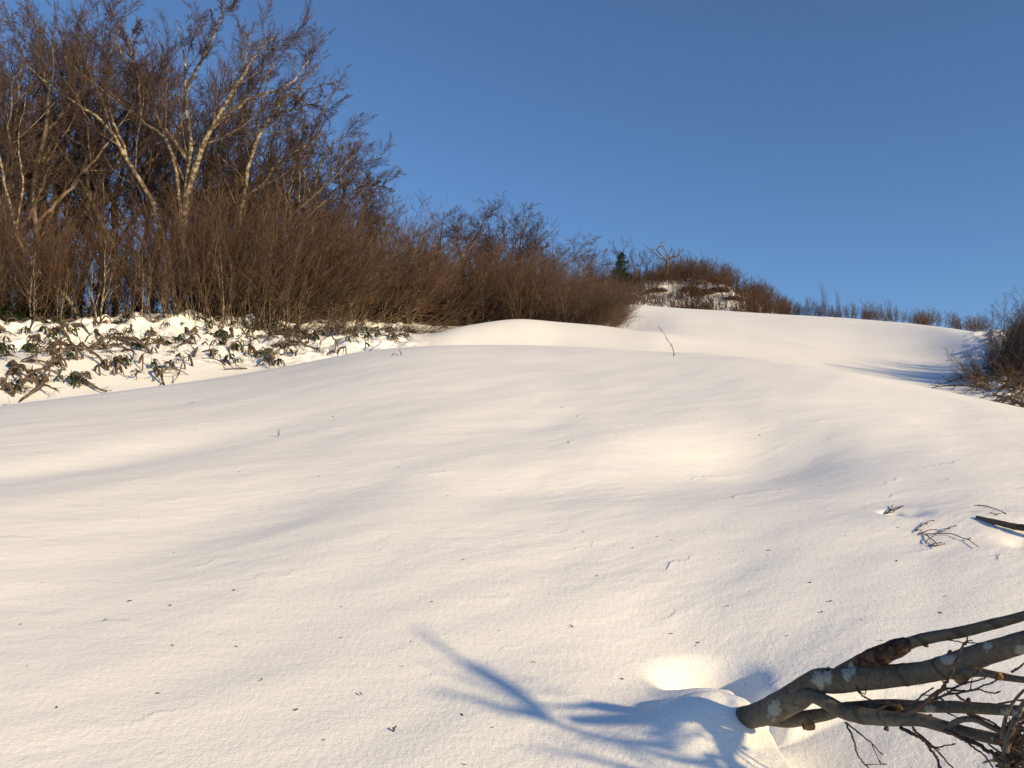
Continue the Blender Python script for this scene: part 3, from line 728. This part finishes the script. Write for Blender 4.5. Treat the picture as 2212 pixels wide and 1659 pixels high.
def dead_tree():
    b = base_on(1440, 79); d = b[1]*cp+b[2]*sp; c = at(1440, 560, d)
    L = [([b, at(1442, 580, d), c], [.17, .14, .12])]
    for pts, r, dd in [([(1440, 562), (1425, 556), (1412, 545), (1403, 537), (1394, 530)], [.13, .11, .08, .06, .03], 0),
                       ([(1436, 560), (1424, 548), (1420, 538), (1428, 528), (1437, 517)], [.12, .10, .09, .07, .03], .4),
                       ([(1442, 560), (1438, 545), (1432, 536), (1428, 531)], [.12, .09, .06, .03], -.3),
                       ([(1442, 562), (1452, 555), (1464, 552), (1471, 545), (1477, 537)], [.12, .10, .08, .06, .03], 0),
                       ([(1464, 552), (1468, 543), (1466, 537)], [.06, .05, .02], .1),
                       ([(1444, 560), (1446, 547), (1451, 540), (1450, 534)], [.10, .07, .05, .02], .4),
                       ([(1448, 558), (1456, 548), (1458, 542)], [.08, .05, .02], -.2)]:
        L.append((L3(pts, np.linspace(d, d+dd, len(pts))), r))
    root = empty('dead_tree', b)
    P, R = smooth_path(np.array(L[0][0])-b, L[0][1], 10); V, F = tubes([(P[None], R[None])], 8); link('trunk', new_mesh('trunk', V, F), M_GREYST, root)
    g = np.random.default_rng(7)
    for pts, r in L[1:]:
        P, R = smooth_path(np.array(pts)-b, np.array(r)*.6, 14); P[1:] += g.normal(0, .04, P[1:].shape)
        A = (P[None], R[None]); A2 = spawn(g, *A, 5, .3, 1, .5, 1.0, .35, 4, .2, .05, .5, .012)
        V, F = tubes([A], 6); lb = link('limb', new_mesh('limb', V, F), M_LIMB, root)
        V, F = tubes([A2], 4); link('limb_spurs', new_mesh('limb_spurs', V, F), M_LIMB, lb)
    tag(root, 'gnarled dead tree with antler-like bare limbs on top of the far knoll', 'tree')
dead_tree()

# ------------------------------------------------------------------ right bank
RB = [shrub_proto('wind_bent_shrub', 121+i, 16, 3.0, (.75, -.2, 0), .42, M_GREYST, M_TWIG, k2=9, k3=6, k4=3, up=.06, curl=.7, r0=.022) for i in range(2)]
for i, (X, r, Yt, f) in enumerate([(2136, 27, 735, .5), (2150, 28, 665, .8), (2165, 27, 655, .9), (2178, 29, 625, 1), (2192, 27, 600, 1), (2150, 25.5, 715, .7), (2205, 25.5, 640, 1), (2225, 27, 590, 1), (2250, 28, 580, 1), (2290, 27, 560, 1), (2170, 30, 640, 1), (2330, 26, 560, 1), (2380, 27, 540, 1), (2140, 26, 705, .6), (2128, 28.5, 712, .6), (2155, 31, 650, 1), (2185, 31.5, 615, 1)]):
    p, s = top_scale(X, r, Yt, RB[0]['H'])
    put(RB[i % 2], p, rng.normal(-.2, .3), min(s, 1.35), 'wind-bent bare shrub leaning right in the clump at the right edge', 'wind-bent shrubs at the right edge', 'shrub')
p, s = top_scale(2122, 25.6, 735, RB[0]['H']); put(RB[0], p, 2.6, min(s, .4), 'smallest pale bare shrub poking left from the clump at the right edge', 'wind-bent shrubs at the right edge', 'shrub')
for i in range(70):
    X = rng.uniform(2130, 2330); r = rng.uniform(19.5, 27); 
    if X < 2170 and r < 22: continue
    p = g_at(X, r)
    o = lying('fallen_branch', 700+i, p, rng.choice([rng.normal(0, .6), rng.normal(3.1, .6)]), rng.uniform(.5, 1.4), rng.uniform(.014, .035), rng.uniform(.05, .3), M_LOG, 5)
    tag(o, 'dark dead branch lying in the snow under the shrubs at the right edge', 'branch', 'dead branches under the right-hand shrubs')
for i in range(10):
    X = rng.uniform(2130, 2260); r = rng.uniform(23, 27); p = g_at(X, r)
    put(ARCH[i % 2], p, rng.normal(2.9, .5), rng.uniform(.5, .8), 'low tangled shrub over the snow at the right edge, below the wind-bent clump', 'tangled low shrubs at the right edge', 'shrub')
# trees just outside the right of the picture: their long shadows lie on the left half of the near snow
for i, (x, y, s) in enumerate([]):
    put(MED[i % 3], (x, y, gz(x, y)), rng.uniform(0, 6), s, 'bare tree standing to the right of the view, casting a long shadow over the snow', 'bare trees right of the view', 'tree')
# ------------------------------------------------------------------ the leaning tree in the near right corner
def bark_near(nt, b):
    tc = node(nt, 'ShaderNodeTexCoord')
    mp = node(nt, 'ShaderNodeMapping'); nt.links.new(tc.outputs['Object'], mp.inputs[0])
    n1 = noise(nt, 9, 6, .6, mp.outputs[0]); n2 = noise(nt, 90, 4, .65, mp.outputs[0]); n3 = noise(nt, 260, 2, .6, mp.outputs[0])
    r = ramp(nt, n1.outputs['Fac'], [(.30, (.072, .062, .050)), (.5, (.115, .100, .078)), (.68, (.16, .138, .098))])
    r2 = ramp(nt, n2.outputs['Fac'], [(.38, (.45, .42, .38)), (.52, (1, 1, 1))])
    mx = node(nt, 'ShaderNodeMix', data_type='RGBA', blend_type='MULTIPLY'); mx.inputs[0].default_value = .6
    nt.links.new(r.outputs[0], mx.inputs['A']); nt.links.new(r2.outputs[0], mx.inputs['B'])
    at_ = node(nt, 'ShaderNodeAttribute', attribute_name='ring')
    m2 = node(nt, 'ShaderNodeMix', data_type='RGBA'); nt.links.new(at_.outputs['Fac'], m2.inputs[0])
    nt.links.new(mx.outputs['Result'], m2.inputs['A']); m2.inputs['B'].default_value = (.045, .036, .028, 1)
    al = node(nt, 'ShaderNodeAttribute', attribute_name='lichen')
    m3 = node(nt, 'ShaderNodeMix', data_type='RGBA'); nt.links.new(al.outputs['Fac'], m3.inputs[0])
    rl = ramp(nt, n3.outputs['Fac'], [(.3, (.26, .27, .24)), (.7, (.40, .40, .35))])
    nt.links.new(m2.outputs['Result'], m3.inputs['A']); nt.links.new(rl.outputs[0], m3.inputs['B'])
    nt.links.new(m3.outputs['Result'], b.inputs['Base Color']); b.inputs['Roughness'].default_value = .75; b.inputs['Specular IOR Level'].default_value = .25
    q = bump(nt, b, n2.outputs['Fac'], 1, .004); bump(nt, b, n3.outputs['Fac'], .3, .001, q)
M_NEAR = mat('near_bark', bark_near)
M_WOUND = two_tone('rough_dark_bark', (.022, .014, .010), (.10, .06, .038), 55, rough=.95, bmp=(1, .008))
M_KNOT = two_tone('knot_wood', (.05, .028, .014), (.24, .14, .06), 45, rough=.9, bmp=(1, .006))

gb = G(1600, 1585); D0 = gb[1]*cp+gb[2]*sp
def cd(x): return D0+.02-(x-120)/2092*.56            # forward distance along the trunk
def C(x, y, off=0.): return at(1553.6+x*.29762, 1220+y*.29762, cd(x)+off)
def W_(x, w): return .46*w*.29762/FPX*cd(x)
org = np.array(C(120, 1130)); fallen = empty('leaning_tree', org)
tag(fallen, 'grey leaning tree with white lichen patches emerging from the snow in the bottom right corner', 'tree')
LICH = [(395, 1050, 52, 75), (715, 820, 48, 52), (790, 800, 30, 75), (740, 870, 30, 45), (925, 790, 40, 50), (965, 755, 36, 50), (1640, 685, 38, 38), (1690, 690, 44, 34), (1945, 590, 38, 40), (2190, 620, 42, 42), (1530, 1050, 46, 40), (2070, 1062, 34, 34), (2140, 1075, 22, 25), (2010, 1262, 34, 20), (2230, 1050, 30, 30)]
def limb(name, pts, off=0., K=26, n=90, rough=.05, m=M_NEAR, seed=0, ringy=1., parent=None, lichen=True):
    g = np.random.default_rng(seed+1000)
    P, R = smooth_path([C(x, y, off if np.isscalar(off) else o) for (x, y, w), o in zip(pts, [off]*len(pts) if np.isscalar(off) else off)], [W_(x, w) for x, y, w in pts], n)
    P = P-org; R[-1] *= .02; R[-2] *= .75
    V, F = tubes([(P[None], R[None])], K)
    idx = np.repeat(np.arange(n), K); k = np.tile(np.arange(K), n)
    c = P[idx]; dv = V-c
    s = np.concatenate([[0], np.cumsum(np.linalg.norm(np.diff(P, axis=0), axis=1))])[idx]
    th = k/K*2*np.pi
    bumpy = rough*fbm(s*14+seed*7, np.cos(th)*1.1+seed, 4)+rough*.6*perlin(s*45+3*seed, np.sin(th)*1.6)
    rg = perlin(s*38+seed*13+.25*np.sin(th*2), np.full(len(s), seed+.5)); ring = np.clip((rg-.38)/.12, 0, 1)*ringy
    V = c+dv*(1+bumpy+.04*ring)[:, None]
    me = new_mesh(name, V, F)
    wv = V+org; dd = wv[:, 1]*cp+wv[:, 2]*sp; X = 1106+wv[:, 0]/dd*FPX; up_ = -wv[:, 1]*sp+wv[:, 2]*cp; Y = 829.5-up_/dd*FPX
    cx, cy = (X-1553.6)/.29762, (Y-1220)/.29762; lv = np.zeros(len(V))
    if lichen:
        for a, b, ra, rb in LICH:
            q = ((cx-a)/ra)**2+((cy-b)/rb)**2+1.1*fbm(cx/26+a, cy/26, 4, .6); lv = np.maximum(lv, .8*np.clip((1.0-q)/.35, 0, 1))
    for nm, vv in (('lichen', lv), ('ring', ring*.7)):
        at_ = me.attributes.new(nm, 'FLOAT', 'POINT'); at_.data.foreach_set('value', vv.astype(np.float32))
    return link(name, me, m, parent or fallen)
limb('trunk', [(-260, 1290, 160), (-80, 1210, 170), (120, 1128, 172), (280, 1090, 182), (420, 1035, 215), (560, 955, 215), (720, 850, 195), (850, 842, 190), (1050, 822, 190), (1300, 802, 172), (1500, 778, 165), (1650, 742, 180), (1800, 692, 190), (1950, 640, 172), (2212, 560, 165), (2500, 460, 140), (2860, 250, 110)], off=[.46, .28, .10, .035, .01]+[0]*11, K=44, n=420, seed=1)
limb('limb', [(800, 840, 90), (880, 790, 120), (950, 750, 118), (1050, 700, 122), (1200, 640, 120), (1330, 590, 100), (1420, 556, 92), (1550, 525, 90), (1750, 490, 88), (1950, 440, 84), (2212, 370, 74), (2660, 225, 50)], off=.02, seed=2, n=260)
limb('limb', [(520, 985, 120), (620, 950, 110), (700, 960, 105), (800, 1010, 112), (900, 1062, 118), (1050, 1098, 125), (1250, 1118, 112), (1450, 1125, 100), (1600, 1165, 95), (1800, 1218, 90), (2000, 1262, 90), (2150, 1295, 92), (2400, 1350, 80), (2660, 1390, 50)], off=[.0]+[-.035]*13, seed=3, n=260)
limb('limb', [(340, 1125, 90), (420, 1118, 125), (520, 1125, 120), (650, 1105, 110), (800, 1078, 95), (900, 1045, 95), (1050, 1035, 105), (1250, 1022, 102), (1450, 1028, 92), (1700, 1032, 95), (1950, 1045, 90), (2212, 1060, 85), (2660, 1055, 55)], off=.03, seed=4, n=260)
limb('limb', [(1680, 800, 70), (1760, 785, 90), (1840, 775, 84), (1950, 790, 60), (2050, 810, 62), (2212, 835, 50), (2610, 865, 34)], off=-.02, seed=5, n=120, K=18)
limb('limb', [(1650, 1190, 40), (1700, 1150, 46), (1770, 1122, 45), (1860, 1125, 46), (1950, 1165, 44), (2100, 1240, 44), (2300, 1330, 40)], off=-.05, seed=6, n=100, K=16)
limb('limb', [(2040, 1520, 42), (2070, 1400, 46), (2090, 1300, 50), (2120, 1200, 48), (2150, 1120, 44), (2212, 1010, 40), (2330, 860, 34)], off=-.16, seed=7, n=120, K=16)
limb('limb', [(2055, 1260, 34), (2068, 1160, 30), (2090, 1080, 26), (2140, 990, 22), (2220, 900, 18)], off=-.15, seed=8, n=60, K=12)
limb('limb', [(2100, 1290, 40), (2160, 1330, 60), (2300, 1390, 80), (2500, 1440, 70)], off=-.08, seed=9, n=60, K=16)
# rough brown wound on the upper limb, two round knots
def rough_patch(name, pts, off, m, seed, K=22, n=90, amp=.16):
    o = limb(name, pts, off=off, K=K, n=n, rough=amp, m=m, seed=seed, ringy=0, lichen=False)
    return o
rough_patch('bark_wound', [(975, 742, 20), (1010, 715, 90), (1100, 680, 145), (1200, 648, 152), (1300, 600, 138), (1365, 575, 110), (1395, 570, 20)], [.015, .01, .006, .004, .006, .01, .015], M_WOUND, 21, K=30, n=140, amp=.13)
rough_patch('knot', [(610, 1120, 60), (640, 1160, 95), (655, 1180, 92), (658, 1195, 60), (660, 1200, 8)], -.03, M_KNOT, 22, n=30)
rough_patch('knot', [(1740, 790, 60), (1755, 825, 105), (1760, 845, 100), (1762, 862, 70), (1762, 868, 8)], -.03, M_KNOT, 23, n=30)
rough_patch('knot', [(1990, 800, 20), (2010, 805, 64), (2040, 812, 66), (2060, 815, 20)], -.035, M_KNOT, 24, n=24)
rough_patch('bark_wound', [(1120, 1060, 10), (1160, 1045, 60), (1230, 1035, 85), (1300, 1040, 60), (1350, 1070, 10)], .0, M_WOUND, 25, n=60, amp=.1)
for i, (x, y) in enumerate([(1190, 742), (790, 752), (1675, 628), (1500, 575), (1530, 1095), (1212, 1180), (1808, 975)]):
    rough_patch('bark_stub', [(x, y+18, 42), (x+2, y+4, 34), (x+6, y-6, 22), (x+8, y-10, 4)], -.01 if y > 700 else .01, M_WOUND, 30+i, K=12, n=16, amp=.12)

def bud_shape(n=6): return np.linspace(0, 1, n), np.array([.25, .8, 1, .85, .5, .05])
BUDM = None
def add_bud(parent, porg, p, d, L=.018, r=.0028, m=M_BUD):
    t, w = bud_shape(); P = np.array(p)[None]+np.outer(t*L, d); V, F = tubes([((P-porg)[None], (w*r)[None])], 6)
    link('bud', new_mesh('bud', V, F), m, parent)
def twig_mesh(name, lines, m, parent, porg, seed=0, sub=0, budn=0, sublen=.12, budL=.018, budr=.003, K=6):
    """lines: [(pts, radii)] world"""
    g = np.random.default_rng(seed); B = []
    for pts, rad in lines:
        P, R = smooth_path(pts, rad, max(8, 5*len(pts))); P[1:-1] += g.normal(0, R.mean()*.35, P[1:-1].shape)
        # swollen nodes
        R = R*(1+.25*(g.random(len(R)) < .18)); B.append((P[None], R[None]))
    extra = []
    if sub:
        for P, R in list(B):
            L = np.linalg.norm(np.diff(P[0], axis=0), axis=1).sum()
            k = max(1, int(round(L/.10*sub)))
            P2, R2 = spawn(g, P, R, k, .15, .98, .4, .9, sublen/L, 5, .10, .03, .7, .0011, tip=.6, taper=.3)
            extra.append((P2, R2))
    V, F = tubes([(p_-porg, r_) for p_, r_ in B+extra], K); o = link(name, new_mesh(name, V, F), m, parent)
    if budn:
        for P, R in B+extra:
            for i in range(len(P)):
                d = P[i, -1]-P[i, -2]; d = d/np.linalg.norm(d); add_bud(parent, porg, P[i, -1]-d*.002, d, budL*g.uniform(.8, 1.2), budr)
    return o
def T(pts, off=0.): return [C(x, y, off) for x, y in pts]
def w_(a, b, n): return list(np.linspace(a, b, n)*.29762/FPX*2.5/2)
TW = [([(915, 1140), (940, 1190), (975, 1270), (990, 1330), (1010, 1390), (1060, 1450), (1110, 1500)], -.04, 14, 9),
      ([(925, 1150), (1020, 1225), (1100, 1290), (1130, 1320), (1165, 1360)], -.05, 12, 7),
      ([(1310, 1180), (1430, 1240), (1500, 1285), (1540, 1350), (1590, 1420), (1600, 1520)], -.05, 22, 16),
      ([(1400, 1180), (1430, 1215), (1530, 1300), (1620, 1390), (1720, 1500)], -.06, 16, 10),
      ([(1530, 1310), (1580, 1325), (1640, 1312), (1690, 1306)], -.06, 9, 7),
      ([(1640, 1205), (1760, 1250), (1880, 1300), (2000, 1370), (2200, 1440)], -.07, 30, 22),
      ([(1780, 1270), (1850, 1330), (1920, 1380), (1990, 1480)], -.08, 14, 9),
      ([(995, 895), (1030, 940), (1090, 975), (1150, 1000), (1200, 1000)], -.03, 14, 8),
      ([(1020, 915), (1055, 940), (1065, 915)], -.03, 8, 6),
      ([(1610, 535), (1700, 553), (1800, 566), (1890, 568)], .01, 8, 6),
      ([(1330, 1085), (1420, 1045), (1520, 975), (1610, 900), (1650, 840), (1690, 770), (1735, 660), (1765, 590), (1800, 545)], -.12, 26, 11),
      ([(1140, 1055), (1250, 1010), (1400, 1000), (1480, 940), (1535, 905)], -.06, 12, 8),
      ([(1540, 985), (1660, 940), (1750, 928), (1880, 895), (2000, 845)], -.10, 14, 8),
      ([(1690, 912), (1800, 915), (1890, 905), (1940, 925), (2005, 932)], -.09, 11, 8),
      ([(1560, 960), (1640, 905), (1700, 895), (1760, 868), (1850, 845), (1930, 820)], -.10, 14, 8),
      ([(1400, 1060), (1500, 1010), (1620, 950), (1700, 905), (1740, 875)], -.11, 16, 9),
      ([(1720, 945), (1780, 985), (1850, 1008), (2000, 1012), (2120, 990), (2230, 985)], -.07, 14, 9),
      ([(1640, 1065), (1700, 1095), (1780, 1125)], -.04, 10, 7),
      ([(1800, 1085), (1900, 1110), (1990, 1150), (2100, 1230), (2220, 1300)], -.05, 14, 10),
      ([(2120, 780), (2160, 755), (2212, 715), (2260, 670)], -.05, 12, 8)]
for i, (pts, off, w1, w2) in enumerate(TW):
    twig_mesh('twig', [(T(pts, off), w_(w1, w2, len(pts)))], M_FTWIG, fallen, org, seed=i, sub=.55 if len(pts) > 4 else .0, budn=1, sublen=.055, budL=.016, budr=.0022)
# tangle of twigs in the corner
g = np.random.default_rng(50)
for i in range(44):
    x, y = g.uniform(1980, 2260), g.uniform(1130, 1520); a = g.choice([g.normal(.5, .3), g.normal(-.35, .35), g.normal(-1.3, .3)]); L = g.uniform(120, 330)
    pts = []; aa = a
    for k in range(5): pts.append((x, y)); x += math.cos(aa)*L/4; y += math.sin(aa)*L/4; aa += g.normal(0, .18)
    twig_mesh('twig', [(T(pts, g.uniform(-.22, .02)), w_(g.uniform(14, 30), 9, 5))], M_FTWIG if i % 3 else M_STEM, fallen, org, seed=100+i, sub=.5, budn=0, sublen=.07)
# the rest of its crown, out of the picture to the right, whose shadow falls across the snow
for j, (a, b, c_, r0) in enumerate([(C(2850, 250), (.75, -.45, .10), .7, .030), (C(2650, 230), (.7, -.2, .30), .5, .014), (C(2840, 255), (.50, -.53, .60), .34, .012), (C(2660, 1055), (.3, -1.0, .55), .40, .011), (C(2660, 1390), (.3, -.9, .6), .45, .011), (C(2800, 280), (.75, -.2, .65), .5, .013), (C(2650, 1390), (.8, -.4, .1), .6, .014), (C(2650, 1055), (.8, -.5, .15), .6, .014), (C(2600, 865), (.8, -.1, .2), .5, .009)]):
    rg = np.random.default_rng(60+j); d = np.array(b)/np.linalg.norm(b)
    A = grow(rg, np.array([a])-org, d[None], np.array([c_]), np.array([r0]), 12, .07, .05)
    B1 = spawn(rg, *A, 4, .15, 1, .4, .9, .42, 7, .09, .06, .6, .004); B2 = spawn(rg, *B1, 3, .1, 1, .4, .8, .5, 5, .1, .06, .6, .0022); B3 = spawn(rg, *B2, 2, .1, 1, .4, .8, .5, 3, .1, .05, .7, .0016)
    V, F = tubes([A], 10); link('limb', new_mesh('limb', V, F), M_STEM, fallen)
    V, F = tubes([B1, B2, B3], 4); link('twigs', new_mesh('twigs', V, F), M_FTWIG, fallen)

# buried branch of the same kind, right edge
def gl(X, Y, h=0.):
    p = G(X, Y); v = ray(X, Y); return p-v/np.linalg.norm(v)*h*1.2+np.array([0, 0, h*.3])
q = G(2160, 1140); dq = q[1]*cp+q[2]*sp
pb_ = [at(2110, 1118, dq+.14), at(2160, 1130, dq), at(2195, 1138, dq-.06), at(2230, 1143, dq-.12), at(2310, 1165, dq-.2)]
qe = pb_[-1]+np.array([.30, -.16, 0]); pb_ += [qe+[-.1, .05, .02], np.array([qe[0]+.05, qe[1], gz(qe[0]+.05, qe[1])-.06])]
br = empty('buried_branch', pb_[0]); P, R = smooth_path(pb_, [.011, .0155, .017, .018, .02, .02, .02], 40)
P_ = P-np.array(pb_[0]); V, F = tubes([(P_[None], (R*(1+.05*np.sin(np.arange(40)*1.7)))[None])], 16); link('stem', new_mesh('stem', V, F), M_DARKTRUNK, br)
tag(br, 'dark smooth branch end sticking out of a snow lump at the right edge', 'branch')

# ------------------------------------------------------------------ twigs and flecks on the near snow
def c1(x, y): return (3332+x/2.7657)*.54861, (1850+y/2.7657)*.54861     # helper for one detail of the picture
def ground_twig(lines, label, r0, lift, seed, budL=.02, budr=.003, buds=True, m=M_FTWIG, name='snow_twig'):
    Ls = []
    for pts in lines:
        W3 = []
        for i, (x, y) in enumerate(pts):
            X, Y = c1(x, y); p = G(X, Y); v = ray(X, Y); v = v/np.linalg.norm(v)
            W3.append(p-v*lift*(.3+.7*i/max(1, len(pts)-1)))
        Ls.append((W3, list(np.linspace(r0, r0*.6, len(pts)))))
    o = Ls[0][0][0]; root = empty(name, o); g = np.random.default_rng(seed)
    for k, (W3, rad) in enumerate(Ls):
        P, R = smooth_path(W3, rad, 6*len(W3)); P[1:-1] += g.normal(0, r0*.25, P[1:-1].shape)
        V, F = tubes([((P-o)[None], R[None])], 7); link('stem' if k == 0 else 'side_twig', new_mesh('stem', V, F), m, root)
        if buds:
            d = P[-1]-P[-3]; d /= np.linalg.norm(d); add_bud(root, o, P[-1]-d*.003, d, budL, budr)
    tag(root, label, 'twig'); return root
ground_twig([[(412, 488), (470, 440), (492, 400), (505, 385)], [(430, 475), (520, 425), (560, 410), (600, 395)], [(440, 472), (500, 462), (545, 435), (620, 395)], [(445, 465), (480, 438), (505, 430)]],
            'forked dark twig with buds poking out of its own small snow hollow', .0028, .05, 1)
ground_twig([[(788, 700), (870, 700), (1005, 695), (1160, 700), (1260, 740), (1320, 755), (1380, 795), (1430, 832)], [(820, 695), (865, 668), (915, 652), (965, 652)], [(1005, 695), (1060, 665), (1110, 632), (1180, 612)], [(870, 705), (910, 742), (975, 790), (990, 812)],
             [(900, 828), (950, 822), (1000, 825), (1060, 808)], [(930, 822), (948, 802), (1010, 795)], [(868, 798), (890, 758), (930, 735)], [(1320, 755), (1345, 749)], [(1090, 642), (1125, 638)]],
            'widest branching twig with many buds lying just above the snow near the right edge', .0030, .05, 2)
ground_twig([[(748, 668), (800, 625), (850, 590), (900, 555), (935, 550)], [(752, 660), (800, 656)], [(855, 588), (880, 588)]],
            'short single twig with two buds just above the widest branching twig', .0028, .04, 3)
ground_twig([[(1400, 388), (1460, 385), (1550, 400), (1640, 430), (1700, 455), (1735, 472)], [(1725, 468), (1680, 475), (1635, 482), (1590, 470)], [(1440, 385), (1500, 392)], [(1635, 482), (1645, 488)]],
            'thin arched budded twig touching the snow just above the dark smooth branch end', .0026, .04, 4)
ground_twig([[(1612, 636), (1655, 633)]], 'lone dark bud lying on the snow left of the buried branch', .003, .006, 5, buds=False)
# tall thin sapling on the crest and small twigs further left
def stick(name, label, pts, rad, r=None, sub=()):
    X0, Y0 = pts[0]; p = G(X0, Y0) if r is None else g_at(X0, r); d = p[1]*cp+p[2]*sp
    root = empty(name, p)
    W3 = [at(x, y, d) for x, y in pts]; W3[0] = np.array(W3[0])-[0, 0, .03]
    P, R = smooth_path(W3, np.linspace(rad, rad*.45, len(W3)), 7*len(W3)); V, F = tubes([((P-p)[None], R[None])], 6); link('stem', new_mesh('stem', V, F), M_STEM, root)
    for s in sub:
        W3 = [at(x, y, d) for x, y in s]; P, R = smooth_path(W3, np.linspace(rad*.8, rad*.4, len(W3)), 12); V, F = tubes([((P-p)[None], R[None])], 5); link('side_twig', new_mesh('side_twig', V, F), M_STEM, root)
    tag(root, label, 'twig')
stick('bare_sapling', 'thin bare sapling leaning left across the snow crest, right of the middle', [(1455.5, 770), (1455, 762), (1453, 752), (1450, 744), (1443, 736), (1439, 728), (1434, 719), (1429, 713), (1425, 710), (1422, 703)], .0075,
      sub=[[(1456, 768), (1460, 763)], [(1451, 748), (1447, 745)], [(1441, 733), (1437, 730)], [(1429, 713), (1430, 709)]])
stick('snow_twig', 'small forked upright twig alone on the left part of the near snow', [(602, 944), (601, 938), (599.5, 931)], .004, sub=[[(601, 940), (603.5, 936), (603, 927)]])
stick('snow_twig', 'thin bent twig on the left crest of the near snow, by the thicket foot', [(867.5, 768), (865, 760), (861, 755)], .009)
stick('snow_twig', 'low arched grey twig on the snow crest just left of the bent one', [(846, 769), (848, 766), (853, 764), (860, 768)], .008)
stick('snow_twig', 'pair of tiny twig tips on the left snow below the debris bank', [(413, 872), (411, 869)], .005, sub=[[(417, 871), (418, 868)]])
stick('snow_twig', 'forked leafless tip in front of the thicket end, left of the bright slope', [(1354, 708), (1357, 700), (1361, 694)], .012, r=31, sub=[[(1356, 704), (1354, 696)]])
stick('snow_twig', 'tiny forked twig stuck in the snow near the bottom, left of centre', [(846, 1578), (852, 1573), (857, 1569)], .004, sub=[[(850, 1575), (848, 1571)]])
# flecks of bark and bud scales scattered on the snow
def fleck_proto(seed, L, r, bend, m):
    t = np.linspace(0, 1, 6); w = np.array([.3, .9, 1, .9, .7, .15]); P = np.stack([(t-.5)*L, bend*L*np.sin(t*3.1), .3*r+0*t], 1)
    V, F = tubes([(P[None], (w*r)[None])], 6); V[:, 2] *= .6; return new_mesh('fleck', V, F)
FM = [fleck_proto(1, .014, .0022, .15, 0), fleck_proto(2, .020, .0018, .25, 0), fleck_proto(3, .009, .0030, .0, 0)]
for m_ in FM: m_.materials.append(M_FLECK)
FL = [(1078, 1364), (887, 1386), (738, 1312), (933, 1301), (740, 1378), (917, 1374), (1234, 1354), (1260, 1150), (1367, 1185), (1451, 1168), (968, 1072), (1937, 1213), (1637, 1234), (1500, 1396), (1420, 1160), (374, 1395), (503, 1277), (368, 1309), (280, 1300), (1155, 1432), (998, 1546), (1065, 1575), (1002, 1652),
      (1344, 1468), (1510, 1390), (1449, 1370), (870, 1440), (120, 1530), (230, 1340), (640, 1535), (510, 1398), (690, 1030), (517, 1020), (375, 1195), (420, 930), (720, 900), (1330, 948), (1214, 880), (1520, 905), (1640, 940), (1770, 1050), (1940, 1140), (1860, 1340), (1570, 1310), (1795, 1300), (2043, 1289), (2030, 1325), (1775, 1323),
      (1700, 1375), (1900, 1385), (1750, 1260), (1610, 1480), (1490, 1560), (700, 1600), (780, 1500), (560, 1470), (340, 1500), (60, 1440), (90, 1260), (45, 1350), (820, 1190), (1000, 1210), (1080, 1060), (860, 1010), (300, 1120), (1290, 1245), (1660, 1190), (1830, 1160)]
g = np.random.default_rng(4)
for i, (X, Y) in enumerate(FL):
    p = G(X, Y); o = link('bark_fleck', FM[i % 3]); o.location = (p[0], p[1], p[2]+.003)
    o.rotation_euler = (g.normal(0, .3), g.normal(0, .3)-.1, g.uniform(0, 6.3)); s = g.uniform(.7, 1.6)*(1 if p[1] < 6 else 1.5); o.scale = (s,)*3
    tag(o, 'tiny brown fleck of bark or bud scale lying on the near snow', 'bark fleck', 'bark flecks scattered on the snow')
